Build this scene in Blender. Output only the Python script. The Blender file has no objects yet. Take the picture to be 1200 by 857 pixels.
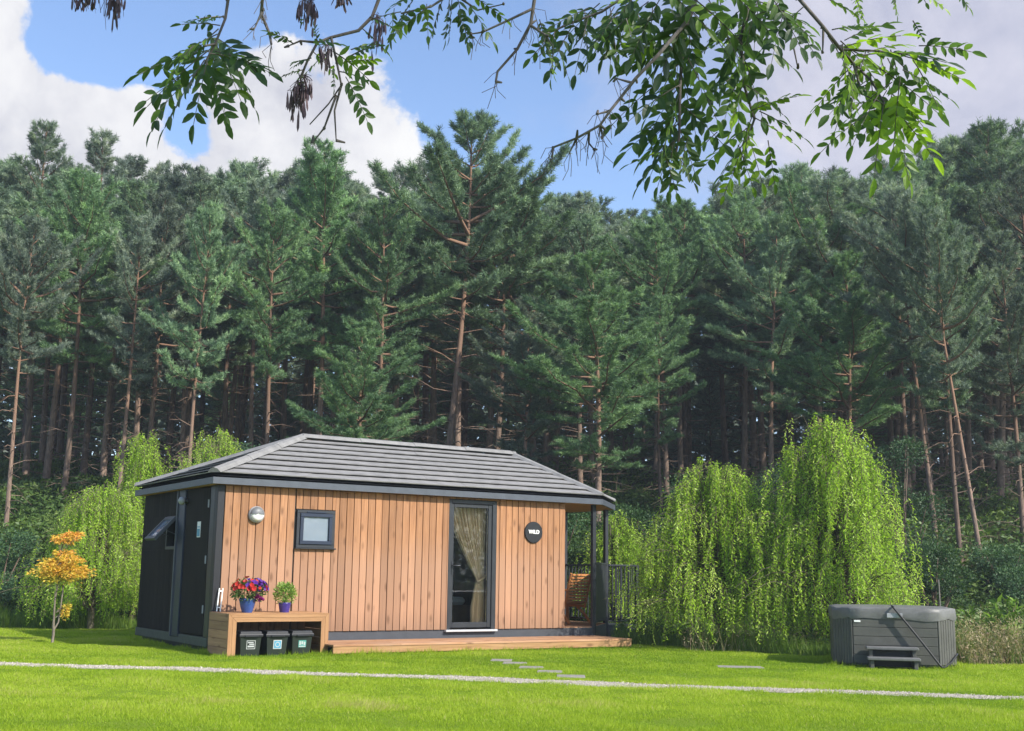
import bpy, bmesh, math, random
import numpy as np
from mathutils import Vector, Matrix

random.seed(7)
RNG = np.random.default_rng(11)
R_ = math.radians
scene = bpy.context.scene
COL = scene.collection

# ------------------------------------------------------------------ camera numbers (measured from the photograph)
F, PITCH, ROLL, EYE = 1392.2, 0.174, 0.0147, 1.2
_R = np.array([1, 0, 0.]); _D = np.array([0, math.cos(PITCH), math.sin(PITCH)]); _U = np.array([0, -math.sin(PITCH), math.cos(PITCH)])
_c, _s = math.cos(ROLL), math.sin(ROLL)
CAMX = _R * _c + _U * _s            # photo right
CAMY = _U * _c - _R * _s            # photo up

def at(px, py, y):
    """world point seen at photo pixel (px, py), at world distance y ahead of the camera"""
    d = CAMX * (px - 600) / F - CAMY * (py - 428.5) / F + _D
    t = y / d[1]
    return np.array([0, 0, EYE]) + d * t

# ------------------------------------------------------------------ object helpers
def link(o, parent=None):
    COL.objects.link(o)
    if parent is not None:
        o.parent = parent
    return o

def tag(o, label=None, cat=None, group=None, kind=None):
    if label: o['label'] = label
    if cat: o['category'] = cat
    if group: o['group'] = group
    if kind: o['kind'] = kind
    return o

def thing(name, label, cat, loc=(0, 0, 0), rz=0.0, group=None):
    o = bpy.data.objects.new(name, None)
    o.empty_display_size = 0.2
    link(o)
    o.location = loc
    o.rotation_euler = (0, 0, rz)
    return tag(o, label, cat, group)

class MB:
    """collects simple shapes into one mesh"""
    def __init__(self):
        self.v = []; self.f = []; self.sm = []
    def add(self, vs, fs, smooth=False):
        n = len(self.v)
        self.v += [tuple(p) for p in vs]
        self.f += [tuple(i + n for i in f) for f in fs]
        self.sm += [smooth] * len(fs)
        return self
    def box(self, x0, x1, y0, y1, z0, z1, ch=0.0, M=None):
        if ch <= 0:
            vs = [(x, y, z) for z in (z0, z1) for y in (y0, y1) for x in (x0, x1)]
            fs = [(0, 2, 3, 1), (4, 5, 7, 6), (0, 1, 5, 4), (2, 6, 7, 3), (0, 4, 6, 2), (1, 3, 7, 5)]
        else:
            bm = bmesh.new()
            r = bmesh.ops.create_cube(bm, size=1)
            for w in r['verts']:
                w.co = Vector(((x0 + x1) / 2 + w.co.x * (x1 - x0), (y0 + y1) / 2 + w.co.y * (y1 - y0), (z0 + z1) / 2 + w.co.z * (z1 - z0)))
            bmesh.ops.bevel(bm, geom=bm.edges[:], offset=ch, segments=1, affect='EDGES')
            bm.verts.index_update()
            vs = [w.co.copy() for w in bm.verts]
            fs = [[w.index for w in f.verts] for f in bm.faces]
            bm.free()
        if M is not None:
            vs = [M @ Vector(p) for p in vs]
        return self.add(vs, fs)
    def prism(self, poly, z0, z1):
        n = len(poly)
        vs = [(x, y, z0) for x, y in poly] + [(x, y, z1) for x, y in poly]
        fs = [tuple(range(n))[::-1], tuple(range(n, 2 * n))]
        fs += [(i, (i + 1) % n, n + (i + 1) % n, n + i) for i in range(n)]
        return self.add(vs, fs)
    def tube(self, pts, rad, n=8, cap=True, smooth=True):
        pts = [Vector(p) for p in pts]
        if not hasattr(rad, '__len__'): rad = [rad] * len(pts)
        vs = []; a = None
        for i, p in enumerate(pts):
            t = (pts[min(i + 1, len(pts) - 1)] - pts[max(i - 1, 0)]).normalized()
            if a is None:
                a = t.orthogonal().normalized()
            a = (a - t * a.dot(t)).normalized()
            b = t.cross(a)
            for k in range(n):
                q = 2 * math.pi * k / n
                vs.append(p + (a * math.cos(q) + b * math.sin(q)) * rad[i])
        fs = []
        for i in range(len(pts) - 1):
            for k in range(n):
                fs.append((i * n + k, i * n + (k + 1) % n, (i + 1) * n + (k + 1) % n, (i + 1) * n + k))
        self.add(vs, fs, smooth)
        if cap:
            self.add(vs[:n], [tuple(range(n))[::-1]])
            self.add(vs[-n:], [tuple(range(n))])
        return self
    def lathe(self, prof, n=24, c=(0, 0, 0), M=None):
        vs = []
        for r, z in prof:
            for k in range(n):
                q = 2 * math.pi * k / n
                vs.append(Vector((r * math.cos(q), r * math.sin(q), z)))
        if M is not None: vs = [M @ p for p in vs]
        vs = [p + Vector(c) for p in vs]
        fs = []
        m = len(prof)
        for i in range(m - 1):
            for k in range(n):
                fs.append((i * n + k, i * n + (k + 1) % n, (i + 1) * n + (k + 1) % n, (i + 1) * n + k))
        self.add(vs, fs, True)
        self.add(vs[:n], [tuple(range(n))[::-1]]); self.add(vs[-n:], [tuple(range(n))])
        return self
    def build(self, name, m, parent=None, label=None):
        me = bpy.data.meshes.new(name)
        me.from_pydata([tuple(p) for p in self.v], [], self.f)
        me.polygons.foreach_set('use_smooth', self.sm)
        me.materials.append(m)
        me.update()
        o = bpy.data.objects.new(name, me)
        if label: o['label'] = label
        return link(o, parent)

def soup_mesh(name, V, k, tint, m):
    """V: (n*k, 3) vertices of n separate k-gons, tint: one value per face"""
    n = len(V) // k
    me = bpy.data.meshes.new(name)
    me.vertices.add(n * k)
    me.vertices.foreach_set('co', np.ascontiguousarray(V, dtype=np.float32).ravel())
    me.loops.add(n * k)
    me.loops.foreach_set('vertex_index', np.arange(n * k, dtype=np.int32))
    me.polygons.add(n)
    me.polygons.foreach_set('loop_start', np.arange(0, n * k, k, dtype=np.int32))
    me.update(calc_edges=True)
    a = me.attributes.new('tint', 'FLOAT', 'FACE')
    a.data.foreach_set('value', np.ascontiguousarray(tint, dtype=np.float32))
    me.materials.append(m)
    return me

def nrm(a):
    return a / np.maximum(np.linalg.norm(a, axis=-1, keepdims=True), 1e-9)

def leaf_quads(P, D, L, W, curl=0.0, rng=RNG):
    """kite shaped leaves: base P, direction D, length L, width W -> (n*4, 3)"""
    n = len(P)
    D = nrm(D)
    S = nrm(np.cross(D, nrm(rng.normal(size=(n, 3)))))
    N = np.cross(S, D)
    L = np.broadcast_to(L, n)[:, None]; W = np.broadcast_to(W, n)[:, None]
    mid = P + D * L * 0.45 + N * L * 0.06
    V = np.stack([P, mid + S * W * 0.5, P + D * L - N * L * curl, mid - S * W * 0.5], 1)
    return V.reshape(-1, 3)

def blades(P, D, L, W, rng=RNG):
    n = len(P)
    D = nrm(D)
    S = nrm(np.cross(D, nrm(rng.normal(size=(n, 3)))))
    L = np.broadcast_to(L, n)[:, None]; W = np.broadcast_to(W, n)[:, None]
    return np.stack([P - S * W / 2, P + S * W / 2, P + D * L], 1).reshape(-1, 3)

class Waves:
    """smooth random field on the plane"""
    def __init__(self, seed, scale, n=14):
        r = np.random.default_rng(seed)
        self.k = r.normal(size=(n, 2)) * scale; self.p = r.uniform(0, 6.28, n); self.a = 1 / math.sqrt(n / 2)
    def __call__(self, x, y):
        o = 0
        for (a, b), p in zip(self.k, self.p): o = o + np.sin(a * x + b * y + p)
        return o * self.a

# ------------------------------------------------------------------ materials
class NT:
    def __init__(self, name, world=False):
        if world:
            self.id = bpy.data.worlds.new(name)
        else:
            self.id = bpy.data.materials.new(name)
        self.id.use_nodes = True
        self.t = self.id.node_tree
        self.t.nodes.clear()
    def n(self, typ, ins=None, **kw):
        nd = self.t.nodes.new(typ)
        for k, v in kw.items(): setattr(nd, k, v)
        for k, v in (ins or {}).items():
            s = nd.inputs[k]
            if hasattr(v, 'links') or isinstance(v, bpy.types.NodeSocket): self.t.links.new(v, s)
            elif isinstance(v, (tuple, list)) and len(v) == 3 and s.type == 'RGBA': s.default_value = (*v, 1)
            else: s.default_value = v
        return nd
    def math(self, op, a, b=None, clamp=False, c=None):
        ins = {0: a}
        if b is not None: ins[1] = b
        if c is not None: ins[2] = c
        return self.n('ShaderNodeMath', ins, operation=op, use_clamp=clamp).outputs[0]
    def mix(self, f, a, b, mode='MIX'):
        nd = self.n('ShaderNodeMix', data_type='RGBA', blend_type=mode)
        for i, v in ((0, f), (6, a), (7, b)):
            s = nd.inputs[i]
            if isinstance(v, bpy.types.NodeSocket): self.t.links.new(v, s)
            elif isinstance(v, (tuple, list)): s.default_value = (*v, 1)
            else: s.default_value = v
        return nd.outputs[2]
    def ramp(self, f, stops):
        nd = self.n('ShaderNodeValToRGB', {0: f})
        e = nd.color_ramp.elements
        while len(e) < len(stops): e.new(0.5)
        for x, (p, c) in zip(e, stops):
            x.position = p
            x.color = (*c, 1) if isinstance(c, (tuple, list)) else (c, c, c, 1)
        return nd.outputs[0]
    def coord(self, which='Object', scale=(1, 1, 1)):
        tc = self.n('ShaderNodeTexCoord')
        return self.n('ShaderNodeMapping', {'Vector': tc.outputs[which], 'Scale': scale}).outputs[0]
    def noise(self, vec, scale, detail=4, rough=0.55):
        return self.n('ShaderNodeTexNoise', {'Vector': vec, 'Scale': scale, 'Detail': detail, 'Roughness': rough}).outputs[0]
    def surf(self, sh):
        o = self.n('ShaderNodeOutputMaterial')
        self.t.links.new(sh, o.inputs['Surface'])
        return self.id
    def bump(self, h, strength=0.3, dist=0.01):
        return self.n('ShaderNodeBump', {'Height': h, 'Strength': strength, 'Distance': dist}).outputs[0]

def plain(name, c, rough=0.5, metal=0.0, var=0.18, scale=6.0, bump=0.15, spec=0.4):
    m = NT(name)
    v = m.coord()
    f = m.noise(v, scale, 5)
    f2 = m.noise(v, scale * 9, 3)
    k = m.math('ADD', m.math('MULTIPLY', f, 0.7), m.math('MULTIPLY', f2, 0.3))
    col = m.ramp(k, [(0.3, tuple(x * (1 - var) for x in c)), (0.7, tuple(min(1, x * (1 + var)) for x in c))])
    b = m.n('ShaderNodeBsdfPrincipled', {'Base Color': col, 'Roughness': rough, 'Metallic': metal, 'Specular IOR Level': spec, 'Normal': m.bump(f2, bump, 0.004)})
    return m.surf(b.outputs[0])

def wood(name, c_a, c_b, c_old, axis=2, knots=True, rough=0.7, old=0.25, top=None, spec=0.25):
    """sawn boards, grain along one axis; each board its own shade"""
    m = NT(name)
    sc = [22, 22, 22]; sc[axis] = 1.1
    tc = m.n('ShaderNodeTexCoord').outputs['Object']
    isl = m.n('ShaderNodeNewGeometry').outputs['Random Per Island']
    off = m.n('ShaderNodeCombineXYZ', {0: m.math('MULTIPLY', isl, 37.0), 1: m.math('MULTIPLY', isl, 11.0), 2: m.math('MULTIPLY', isl, 53.0)}).outputs[0]
    vec = m.n('ShaderNodeVectorMath', {0: tc, 1: off}, operation='ADD').outputs[0]
    gv = m.n('ShaderNodeMapping', {'Vector': vec, 'Scale': sc}).outputs[0]
    g = m.noise(gv, 1.6, 6, 0.62)
    big = m.noise(vec, 1.7, 3)
    col = m.ramp(g, [(0.3, c_a), (0.5, tuple((a + b) / 2 for a, b in zip(c_a, c_b))), (0.72, c_b)])
    shade = m.ramp(isl, [(0.0, 0.74), (0.3, 0.93), (0.7, 1.05), (1.0, 1.22)])
    col = m.mix(1.0, col, shade, 'MULTIPLY')
    w = m.math('MULTIPLY', m.ramp(big, [(0.42, 0.0), (0.68, 1.0)]), old)
    if top is not None:       # boards stay fresher under the eaves, greyer and pinker low down
        z = m.n('ShaderNodeSeparateXYZ', {0: tc}).outputs[2]
        wz = m.math('ADD', z, m.math('MULTIPLY', m.math('SUBTRACT', big, 0.5), 0.6))
        low = m.n('ShaderNodeMapRange', {0: wz, 1: top, 2: top - 0.55, 3: 0.0, 4: 0.75}).outputs[0]
        w = m.math('MAXIMUM', w, low)
    col = m.mix(w, col, m.mix(1.0, c_old, shade, 'MULTIPLY'))
    if top is not None:       # rain splash along the foot of the boards
        sp = m.n('ShaderNodeMapRange', {0: m.math('ADD', z, m.math('MULTIPLY', m.math('SUBTRACT', g, 0.5), 0.5)), 1: 0.62, 2: 0.28, 3: 0.0, 4: 0.38}).outputs[0]
        col = m.mix(sp, col, (0.13, 0.085, 0.055))
    if knots:
        ks = [6.5, 6.5, 6.5]; ks[axis] = 2.6
        kv = m.n('ShaderNodeMapping', {'Vector': vec, 'Scale': ks}).outputs[0]
        vo = m.n('ShaderNodeTexVoronoi', {'Vector': kv, 'Scale': 1.0, 'Randomness': 1.0})
        kk = m.math('LESS_THAN', vo.outputs['Distance'], 0.14)
        rim = m.ramp(vo.outputs['Distance'], [(0.08, 1.0), (0.24, 0.0)])
        col = m.mix(m.math('MULTIPLY', rim, 0.6), col, (0.09, 0.04, 0.018))
    b = m.n('ShaderNodeBsdfPrincipled', {'Base Color': col, 'Roughness': rough, 'Specular IOR Level': spec, 'Normal': m.bump(g, 0.35, 0.006)})
    return m.surf(b.outputs[0])

def leafmat(name, stops, trans=0.35, rough=0.5, spec=0.3, objvar=0.0, hue=None, tl=1.25):
    m = NT(name)
    t = m.n('ShaderNodeAttribute', attribute_name='tint').outputs['Fac']
    col = m.ramp(t, stops)
    if objvar:
        r = m.n('ShaderNodeObjectInfo').outputs['Random']
        if hue:
            col = m.mix(m.ramp(r, [(0.25, 0.0), (0.95, 0.8)]), col, m.mix(1.0, col, hue, 'MULTIPLY'))
        col = m.mix(1.0, col, m.ramp(m.math('FRACT', m.math('MULTIPLY', r, 7.31)), [(0, 1 - objvar), (1, 1 + objvar)]), 'MULTIPLY')
    b = m.n('ShaderNodeBsdfPrincipled', {'Base Color': col, 'Roughness': rough, 'Specular IOR Level': spec})
    tr = m.n('ShaderNodeBsdfTranslucent', {'Color': m.mix(1.0, col, (tl, tl * 1.08, tl * 0.55), 'MULTIPLY')})
    mx = m.n('ShaderNodeMixShader', {0: trans, 1: b.outputs[0], 2: tr.outputs[0]})
    return m.surf(mx.outputs[0])

def bark(name, c1, c2, c_up=None, zup=7.0):
    m = NT(name)
    tc = m.n('ShaderNodeTexCoord').outputs['Object']
    v = m.n('ShaderNodeMapping', {'Vector': tc, 'Scale': (9, 9, 2.2)}).outputs[0]
    f = m.noise(v, 1.5, 6, 0.65)
    col = m.ramp(f, [(0.32, c1), (0.68, c2)])
    if c_up:
        z = m.n('ShaderNodeSeparateXYZ', {0: tc}).outputs[2]
        zz = m.math('ADD', z, m.math('MULTIPLY', m.noise(tc, 0.9, 3), 4.0))
        w = m.n('ShaderNodeMapRange', {0: zz, 1: zup, 2: zup + 3.5, 3: 0.0, 4: 1.0}).outputs[0]
        col = m.mix(w, col, m.mix(f, tuple(x * 0.6 for x in c_up), c_up))
    r = m.n('ShaderNodeObjectInfo').outputs['Random']
    col = m.mix(1.0, col, m.ramp(r, [(0, 0.65), (1, 1.35)]), 'MULTIPLY')
    b = m.n('ShaderNodeBsdfPrincipled', {'Base Color': col, 'Roughness': 0.9, 'Specular IOR Level': 0.15, 'Normal': m.bump(f, 0.6, 0.03)})
    return m.surf(b.outputs[0])

def glass(name, tint=(1, 1, 1), frost=False):
    m = NT(name)
    fr = m.n('ShaderNodeFresnel', {'IOR': 1.5}).outputs[0]
    g = m.n('ShaderNodeBsdfGlossy', {'Color': (0.95, 0.97, 1), 'Roughness': 0.02})
    t = m.n('ShaderNodeBsdfTransparent', {'Color': tint})
    if frost:
        d = m.n('ShaderNodeBsdfDiffuse', {'Color': (0.42, 0.5, 0.58)})
        t = m.n('ShaderNodeMixShader', {0: 0.45, 1: t.outputs[0], 2: d.outputs[0]})
    mx = m.n('ShaderNodeMixShader', {0: m.math('ADD', m.math('MULTIPLY', fr, 0.95), 0.0, True), 1: t.outputs[0], 2: g.outputs[0]})
    return m.surf(mx.outputs[0])

CEDAR = wood('cedar cladding', (0.23, 0.109, 0.051), (0.40, 0.20, 0.096), (0.345, 0.197, 0.125), top=1.85)
DECKW = wood('deck boards', (0.28, 0.14, 0.07), (0.43, 0.24, 0.13), (0.39, 0.25, 0.165), axis=0, old=0.6)
DECKF = wood('deck fascia timber', (0.25, 0.135, 0.06), (0.42, 0.25, 0.115), (0.32, 0.2, 0.11), axis=0)
BENCHX = wood('bench timber', (0.25, 0.125, 0.055), (0.42, 0.23, 0.108), (0.35, 0.21, 0.12), axis=0)
BENCHZ = wood('bench upright timber', (0.25, 0.125, 0.055), (0.42, 0.23, 0.108), (0.35, 0.21, 0.12), axis=2)
BENCHY = wood('bench end timber', (0.27, 0.14, 0.07), (0.43, 0.25, 0.13), (0.37, 0.23, 0.14), axis=1)
SOFFIT = wood('soffit boards', (0.48, 0.26, 0.1), (0.66, 0.38, 0.16), (0.55, 0.32, 0.15), axis=0, old=0.1)
TEAK = wood('oiled chair timber', (0.40, 0.17, 0.055), (0.62, 0.28, 0.095), (0.48, 0.22, 0.09), axis=0, knots=False)
BLACKW = wood('black stained cladding', (0.014, 0.0135, 0.012), (0.030, 0.027, 0.024), (0.028, 0.026, 0.02), axis=2, knots=False, rough=0.85, old=0.5, spec=0.08)
NAVY = plain('navy grey metal', (0.018, 0.027, 0.05), 0.4)
ANTH = plain('anthracite metal', (0.027, 0.030, 0.035), 0.4)
FASC = plain('blue grey fascia', (0.07, 0.08, 0.097), 0.45)
BLACK = plain('matt black metal', (0.012, 0.013, 0.016), 0.5)
PLINTH = plain('plinth board', (0.05, 0.055, 0.065), 0.6)
PLINTHL = plain('weathered grey base and lit corner board', (0.075, 0.085, 0.062), 0.8, scale=9)
ROOFT = plain('grey roof tiles', (0.215, 0.21, 0.205), 0.8, var=0.25, scale=5.5, bump=0.7)
CAPT = plain('grey ridge cap', (0.20, 0.196, 0.19), 0.8, var=0.25, scale=5, bump=0.6)
SILVER = plain('silver trim', (0.55, 0.56, 0.57), 0.35, 0.3, var=0.06)
HOODM = plain('dark lamp hood', (0.13, 0.135, 0.14), 0.45)
WHITE = plain('white plastic', (0.78, 0.78, 0.76), 0.4, var=0.05)
GREYM = plain('grey lamp housing', (0.32, 0.33, 0.34), 0.4)
DARKIN = plain('dark interior lining', (0.05, 0.045, 0.04), 0.8)
INFLOOR = plain('interior floor', (0.16, 0.12, 0.085), 0.5)
LINEN = plain('curtain linen', (0.66, 0.47, 0.27), 0.9, var=0.06, scale=30)
BEDW = plain('bed base wood', (0.24, 0.15, 0.08), 0.6)
GLASS = glass('clear glass', (0.93, 0.95, 0.95))
FROST = glass('obscured glass', (0.75, 0.82, 0.88), True)
POTB = plain('blue glazed pot', (0.035, 0.075, 0.24), 0.2, var=0.4, scale=9)
POTP = plain('indigo glazed pot', (0.05, 0.035, 0.19), 0.25, var=0.4, scale=12)
SOIL = plain('potting soil', (0.03, 0.02, 0.014), 0.95)
BINM = plain('black bin plastic', (0.016, 0.022, 0.017), 0.45, var=0.2)
LBLW = plain('white print', (0.42, 0.44, 0.43), 0.5, var=0.04)
LBLB = plain('blue print', (0.07, 0.28, 0.42), 0.5, var=0.05)
LBLG = plain('teal print', (0.08, 0.27, 0.23), 0.5, var=0.05)
TUBM = plain('grey tub cabinet', (0.082, 0.082, 0.072), 0.65, var=0.22, scale=4)
TUBC = plain('grey vinyl cover', (0.13, 0.13, 0.126), 0.5, var=0.25, scale=3, bump=0.4)
SLABM = plain('pale concrete slab', (0.235, 0.22, 0.185), 0.9, var=0.35, scale=7, bump=0.6)

# ------------------------------------------------------------------ world, sun
SUN_AZ, SUN_EL = 126.0, 38.0          # degrees clockwise from +Y
w = NT('World', True)
scene.world = w.id
sky = w.n('ShaderNodeTexSky', sky_type='NISHITA', sun_disc=False, sun_elevation=R_(SUN_EL), sun_rotation=R_(SUN_AZ), altitude=100.0, air_density=1.0, dust_density=1.0, ozone_density=1.6)
dirv = w.n('ShaderNodeVectorMath', {0: w.n('ShaderNodeTexCoord').outputs['Generated']}, operation='NORMALIZE').outputs[0]
n1 = w.n('ShaderNodeTexNoise', {'Vector': dirv, 'Scale': 11.0, 'Detail': 12.0, 'Roughness': 0.6, 'Distortion': 0.15}).outputs[0]
n2 = w.n('ShaderNodeTexNoise', {'Vector': dirv, 'Scale': 5.0, 'Detail': 6.0, 'Roughness': 0.55}).outputs[0]
def cdir(px, py):
    d = CAMX * (px - 600) / F - CAMY * (py - 428.5) / F + _D
    return tuple(d / np.linalg.norm(d))
def blob(px, py, rad_px, amp):
    dist = w.n('ShaderNodeVectorMath', {0: dirv, 1: cdir(px, py)}, operation='DISTANCE').outputs['Value']
    return w.n('ShaderNodeMapRange', {0: dist, 1: 0.0, 2: rad_px / F, 3: amp, 4: 0.0}, interpolation_type='SMOOTHSTEP').outputs[0]
acc = None
for b in ((60, 165, 200, 1.0), (40, 58, 75, -0.65), (170, 5, 150, -0.9), (250, 150, 170, 0.8), (390, 165, 170, 0.9), (-60, 240, 300, 0.9), (20, 5, 90, 0.75), (130, 25, 100, -1.1), (560, 60, 110, -0.2), (215, 152, 62, -1.0), (450, 240, 120, 0.4), (600, 30, 100, 0.22),
          (-700, 200, 500, 0.8), (-1300, -600, 700, 0.8), (2400, -900, 900, 0.7)):
    o = blob(*b)
    acc = o if acc is None else w.math('ADD', acc, o)
cm = w.math('ADD', acc, w.math('MULTIPLY', w.math('SUBTRACT', n1, 0.5), 2.3))
cmask = w.n('ShaderNodeMapRange', {0: cm, 1: 0.33, 2: 0.56}, interpolation_type='SMOOTHSTEP').outputs[0]
hz = w.math('ADD', w.math('ADD', blob(1150, 60, 520, 1.0), blob(1700, 0, 700, 1.0)), w.math('ADD', w.math('MULTIPLY', w.math('SUBTRACT', n2, 0.5), 1.0), w.math('MULTIPLY', w.math('SUBTRACT', n1, 0.5), 0.7)))
hmask = w.n('ShaderNodeMapRange', {0: hz, 1: 0.05, 2: 0.85, 3: 0.0, 4: 0.93}, interpolation_type='SMOOTHSTEP').outputs[0]
skyc = w.mix(1.0, sky.outputs[0], (1.14, 1.17, 1.27), 'MULTIPLY')
bg = w.n('ShaderNodeBackground', {'Color': skyc, 'Strength': 0.13})
ccol = w.ramp(w.math('ADD', w.math('MULTIPLY', n2, .6), w.math('MULTIPLY', n1, .4)), [(0.38, (0.60, 0.61, 0.69)), (0.5, (0.86, 0.86, 0.89)), (0.62, (1.0, 1.0, 0.99))])
bc = w.n('ShaderNodeBackground', {'Color': ccol, 'Strength': 0.69})
bh = w.n('ShaderNodeBackground', {'Color': w.ramp(n1, [(0.36, (0.47, 0.48, 0.60)), (0.64, (0.66, 0.65, 0.74))]), 'Strength': 0.74})
m1 = w.n('ShaderNodeMixShader', {0: hmask, 1: bg.outputs[0], 2: bh.outputs[0]})
m2 = w.n('ShaderNodeMixShader', {0: cmask, 1: m1.outputs[0], 2: bc.outputs[0]})
wo = w.n('ShaderNodeOutputWorld')
w.t.links.new(m2.outputs[0], wo.inputs['Surface'])

sl = bpy.data.lights.new('sun', 'SUN')
sl.energy = 4.8; sl.angle = R_(0.55); sl.color = (1.0, 0.95, 0.86)
so = link(bpy.data.objects.new('sun', sl))
sv = Vector((math.sin(R_(SUN_AZ)) * math.cos(R_(SUN_EL)), math.cos(R_(SUN_AZ)) * math.cos(R_(SUN_EL)), math.sin(R_(SUN_EL))))
so.rotation_euler = sv.to_track_quat('Z', 'Y').to_euler()
so.location = sv * 60

# ------------------------------------------------------------------ camera
cd = bpy.data.cameras.new('camera')
cd.sensor_fit = 'HORIZONTAL'; cd.sensor_width = 36.0; cd.lens = 36.0 * F / 1200.0
cd.clip_start = 0.05; cd.clip_end = 3000
co = link(bpy.data.objects.new('camera', cd))
back = -_D
co.matrix_world = Matrix(((CAMX[0], CAMY[0], back[0], 0), (CAMX[1], CAMY[1], back[1], 0), (CAMX[2], CAMY[2], back[2], EYE), (0, 0, 0, 1)))
scene.camera = co
vs_ = scene.view_settings
vs_.view_transform = 'Standard'; vs_.look = 'None'; vs_.gamma = 1.0; vs_.use_curve_mapping = False; vs_.exposure = 0.62
cy_ = scene.cycles
cy_.max_bounces = 7; cy_.diffuse_bounces = 3; cy_.transmission_bounces = 4; cy_.transparent_max_bounces = 8
try:
    cy_.use_denoising = True
    cy_.use_adaptive_sampling = True
    cy_.adaptive_threshold = 0.015
except Exception: pass

# ------------------------------------------------------------------ ground
def edge_y(x):
    """far edge of the mown lawn"""
    return np.interp(x, [-40, -12, -8, -4, 0.6, 2.5, 5.0, 6.9, 7.6, 12, 40], [24.6, 24.2, 24.3, 24.0, 23.0, 21.3, 19.0, 18.4, 17.9, 17.6, 17.6])
def terrain(x, y):
    s = np.maximum(0, y - np.maximum(edge_y(x), 23.5) - 1.5)
    return 5.2 * (1 - np.exp(-s / 15.0)) + 0.06 * s
tw = Waves(5, 0.6)

def ground_sheet():
    xs = np.concatenate([np.linspace(-1500, -60, 10), np.linspace(-50, 50, 101), np.linspace(60, 1500, 10)])
    ys = np.concatenate([np.linspace(-1500, -20, 8), np.linspace(-10, 100, 111), np.linspace(115, 1800, 12)])
    X, Y = np.meshgrid(xs, ys)
    Z = terrain(X, np.minimum(Y, 90)) + 0.10 * tw(X, Y) * np.clip((Y - edge_y(X) - 1.5) / 4, 0, 1) - 0.004
    V = np.stack([X, Y, Z], -1).reshape(-1, 3)
    nx = len(xs)
    fs = [(j * nx + i, j * nx + i + 1, (j + 1) * nx + i + 1, (j + 1) * nx + i) for j in range(len(ys) - 1) for i in range(nx - 1)]
    m = NT('forest floor')
    v = m.coord()
    f = m.noise(v, 0.9, 6); g = m.noise(v, 9.0, 5)
    col = m.mix(g, m.ramp(f, [(0.35, (0.028, 0.03, 0.014)), (0.65, (0.035, 0.055, 0.018))]), (0.05, 0.04, 0.022))
    b = m.n('ShaderNodeBsdfPrincipled', {'Base Color': col, 'Roughness': 0.95, 'Specular IOR Level': 0.1, 'Normal': m.bump(g, 0.6, 0.05)})
    mb = MB(); mb.add(V, fs, True)
    o = mb.build('ground', m.surf(b.outputs[0]))
    tag(o, kind='structure')
ground_sheet()

PATH = [(-30, 20.15), (-12, 16.45), (-6.35, 15.32), (-3.1, 14.66), (0.05, 13.98), (2.8, 13.36), (5.37, 12.75), (9, 11.9), (25, 8.2)]
pwv = Waves(9, 1.1)
def path_c(x): return np.interp(x, [p[0] for p in PATH], [p[1] for p in PATH]) + 0.05 * pwv(x, 0)
def path_hw(x): return 0.275 + 0.035 * pwv(x * 2.3, 9) + .02 * pwv(x * 7.1, 3)

# cabin placement: local X along the front wall, local Y towards the back
CX, CY, YAW = -4.3443, 17.8246, 0.5748
UX = np.array([math.cos(YAW), math.sin(YAW)]); UY = np.array([-math.sin(YAW), math.cos(YAW)])
def to_local(x, y):
    return (x - CX) * UX[0] + (y - CY) * UX[1], (x - CX) * UY[0] + (y - CY) * UY[1]
def to_world(X, Y, Z=0.0):
    return (CX + X * UX[0] + Y * UY[0], CY + X * UX[1] + Y * UY[1], Z)

def in_cabin(X, Y, g):
    a = (X > -g) & (X < 8.2 + g) & (Y > -.06 - g) & (Y < 3.75 + g) & (X - Y < 7.06 + 1.4 * g)
    b = (X > 8.15 - g) & (X < 9.05 + g) & (Y > 1.2 - g) & (Y < 2.32 + g)
    c_ = (X > 1.4) & (X < 6.95 + .3 * g) & (Y > -1.18 - .2 * g) & (Y < 0)
    return a | b | (c_ & (g > 0))

def lawn_sheet():
    xs = np.linspace(-40, 40, 161)
    mb = MB(); V = []; fs = []
    rows = 30
    for i, x in enumerate(xs):
        for j in range(rows):
            y = -8 + (edge_y(x) + 0.25 + 8) * j / (rows - 1)
            V.append((x, y, 0.0))
    for i in range(len(xs) - 1):
        for j in range(rows - 1):
            a = i * rows + j
            fs.append((a, a + rows, a + rows + 1, a + 1))
    m = NT('mown lawn')
    v = m.coord()
    f = m.noise(v, 0.7, 5); g = m.noise(v, 28.0, 5, 0.7); h = m.noise(m.coord('Object', (0.35, 1.6, 1)), 1.2, 4)
    col = m.mix(f, (0.14, 0.22, 0.012), (0.21, 0.29, 0.02))
    col = m.mix(m.math('MULTIPLY', h, 0.6), col, (0.23, 0.31, 0.025))
    col = m.mix(m.math('MULTIPLY', g, 0.5), col, (0.07, 0.13, 0.01))
    b = m.n('ShaderNodeBsdfPrincipled', {'Base Color': col, 'Roughness': 0.85, 'Specular IOR Level': 0.15, 'Normal': m.bump(g, 0.9, 0.03)})
    mb.add(V, fs, True)
    tag(mb.build('lawn', m.surf(b.outputs[0])), kind='structure')
lawn_sheet()

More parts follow.
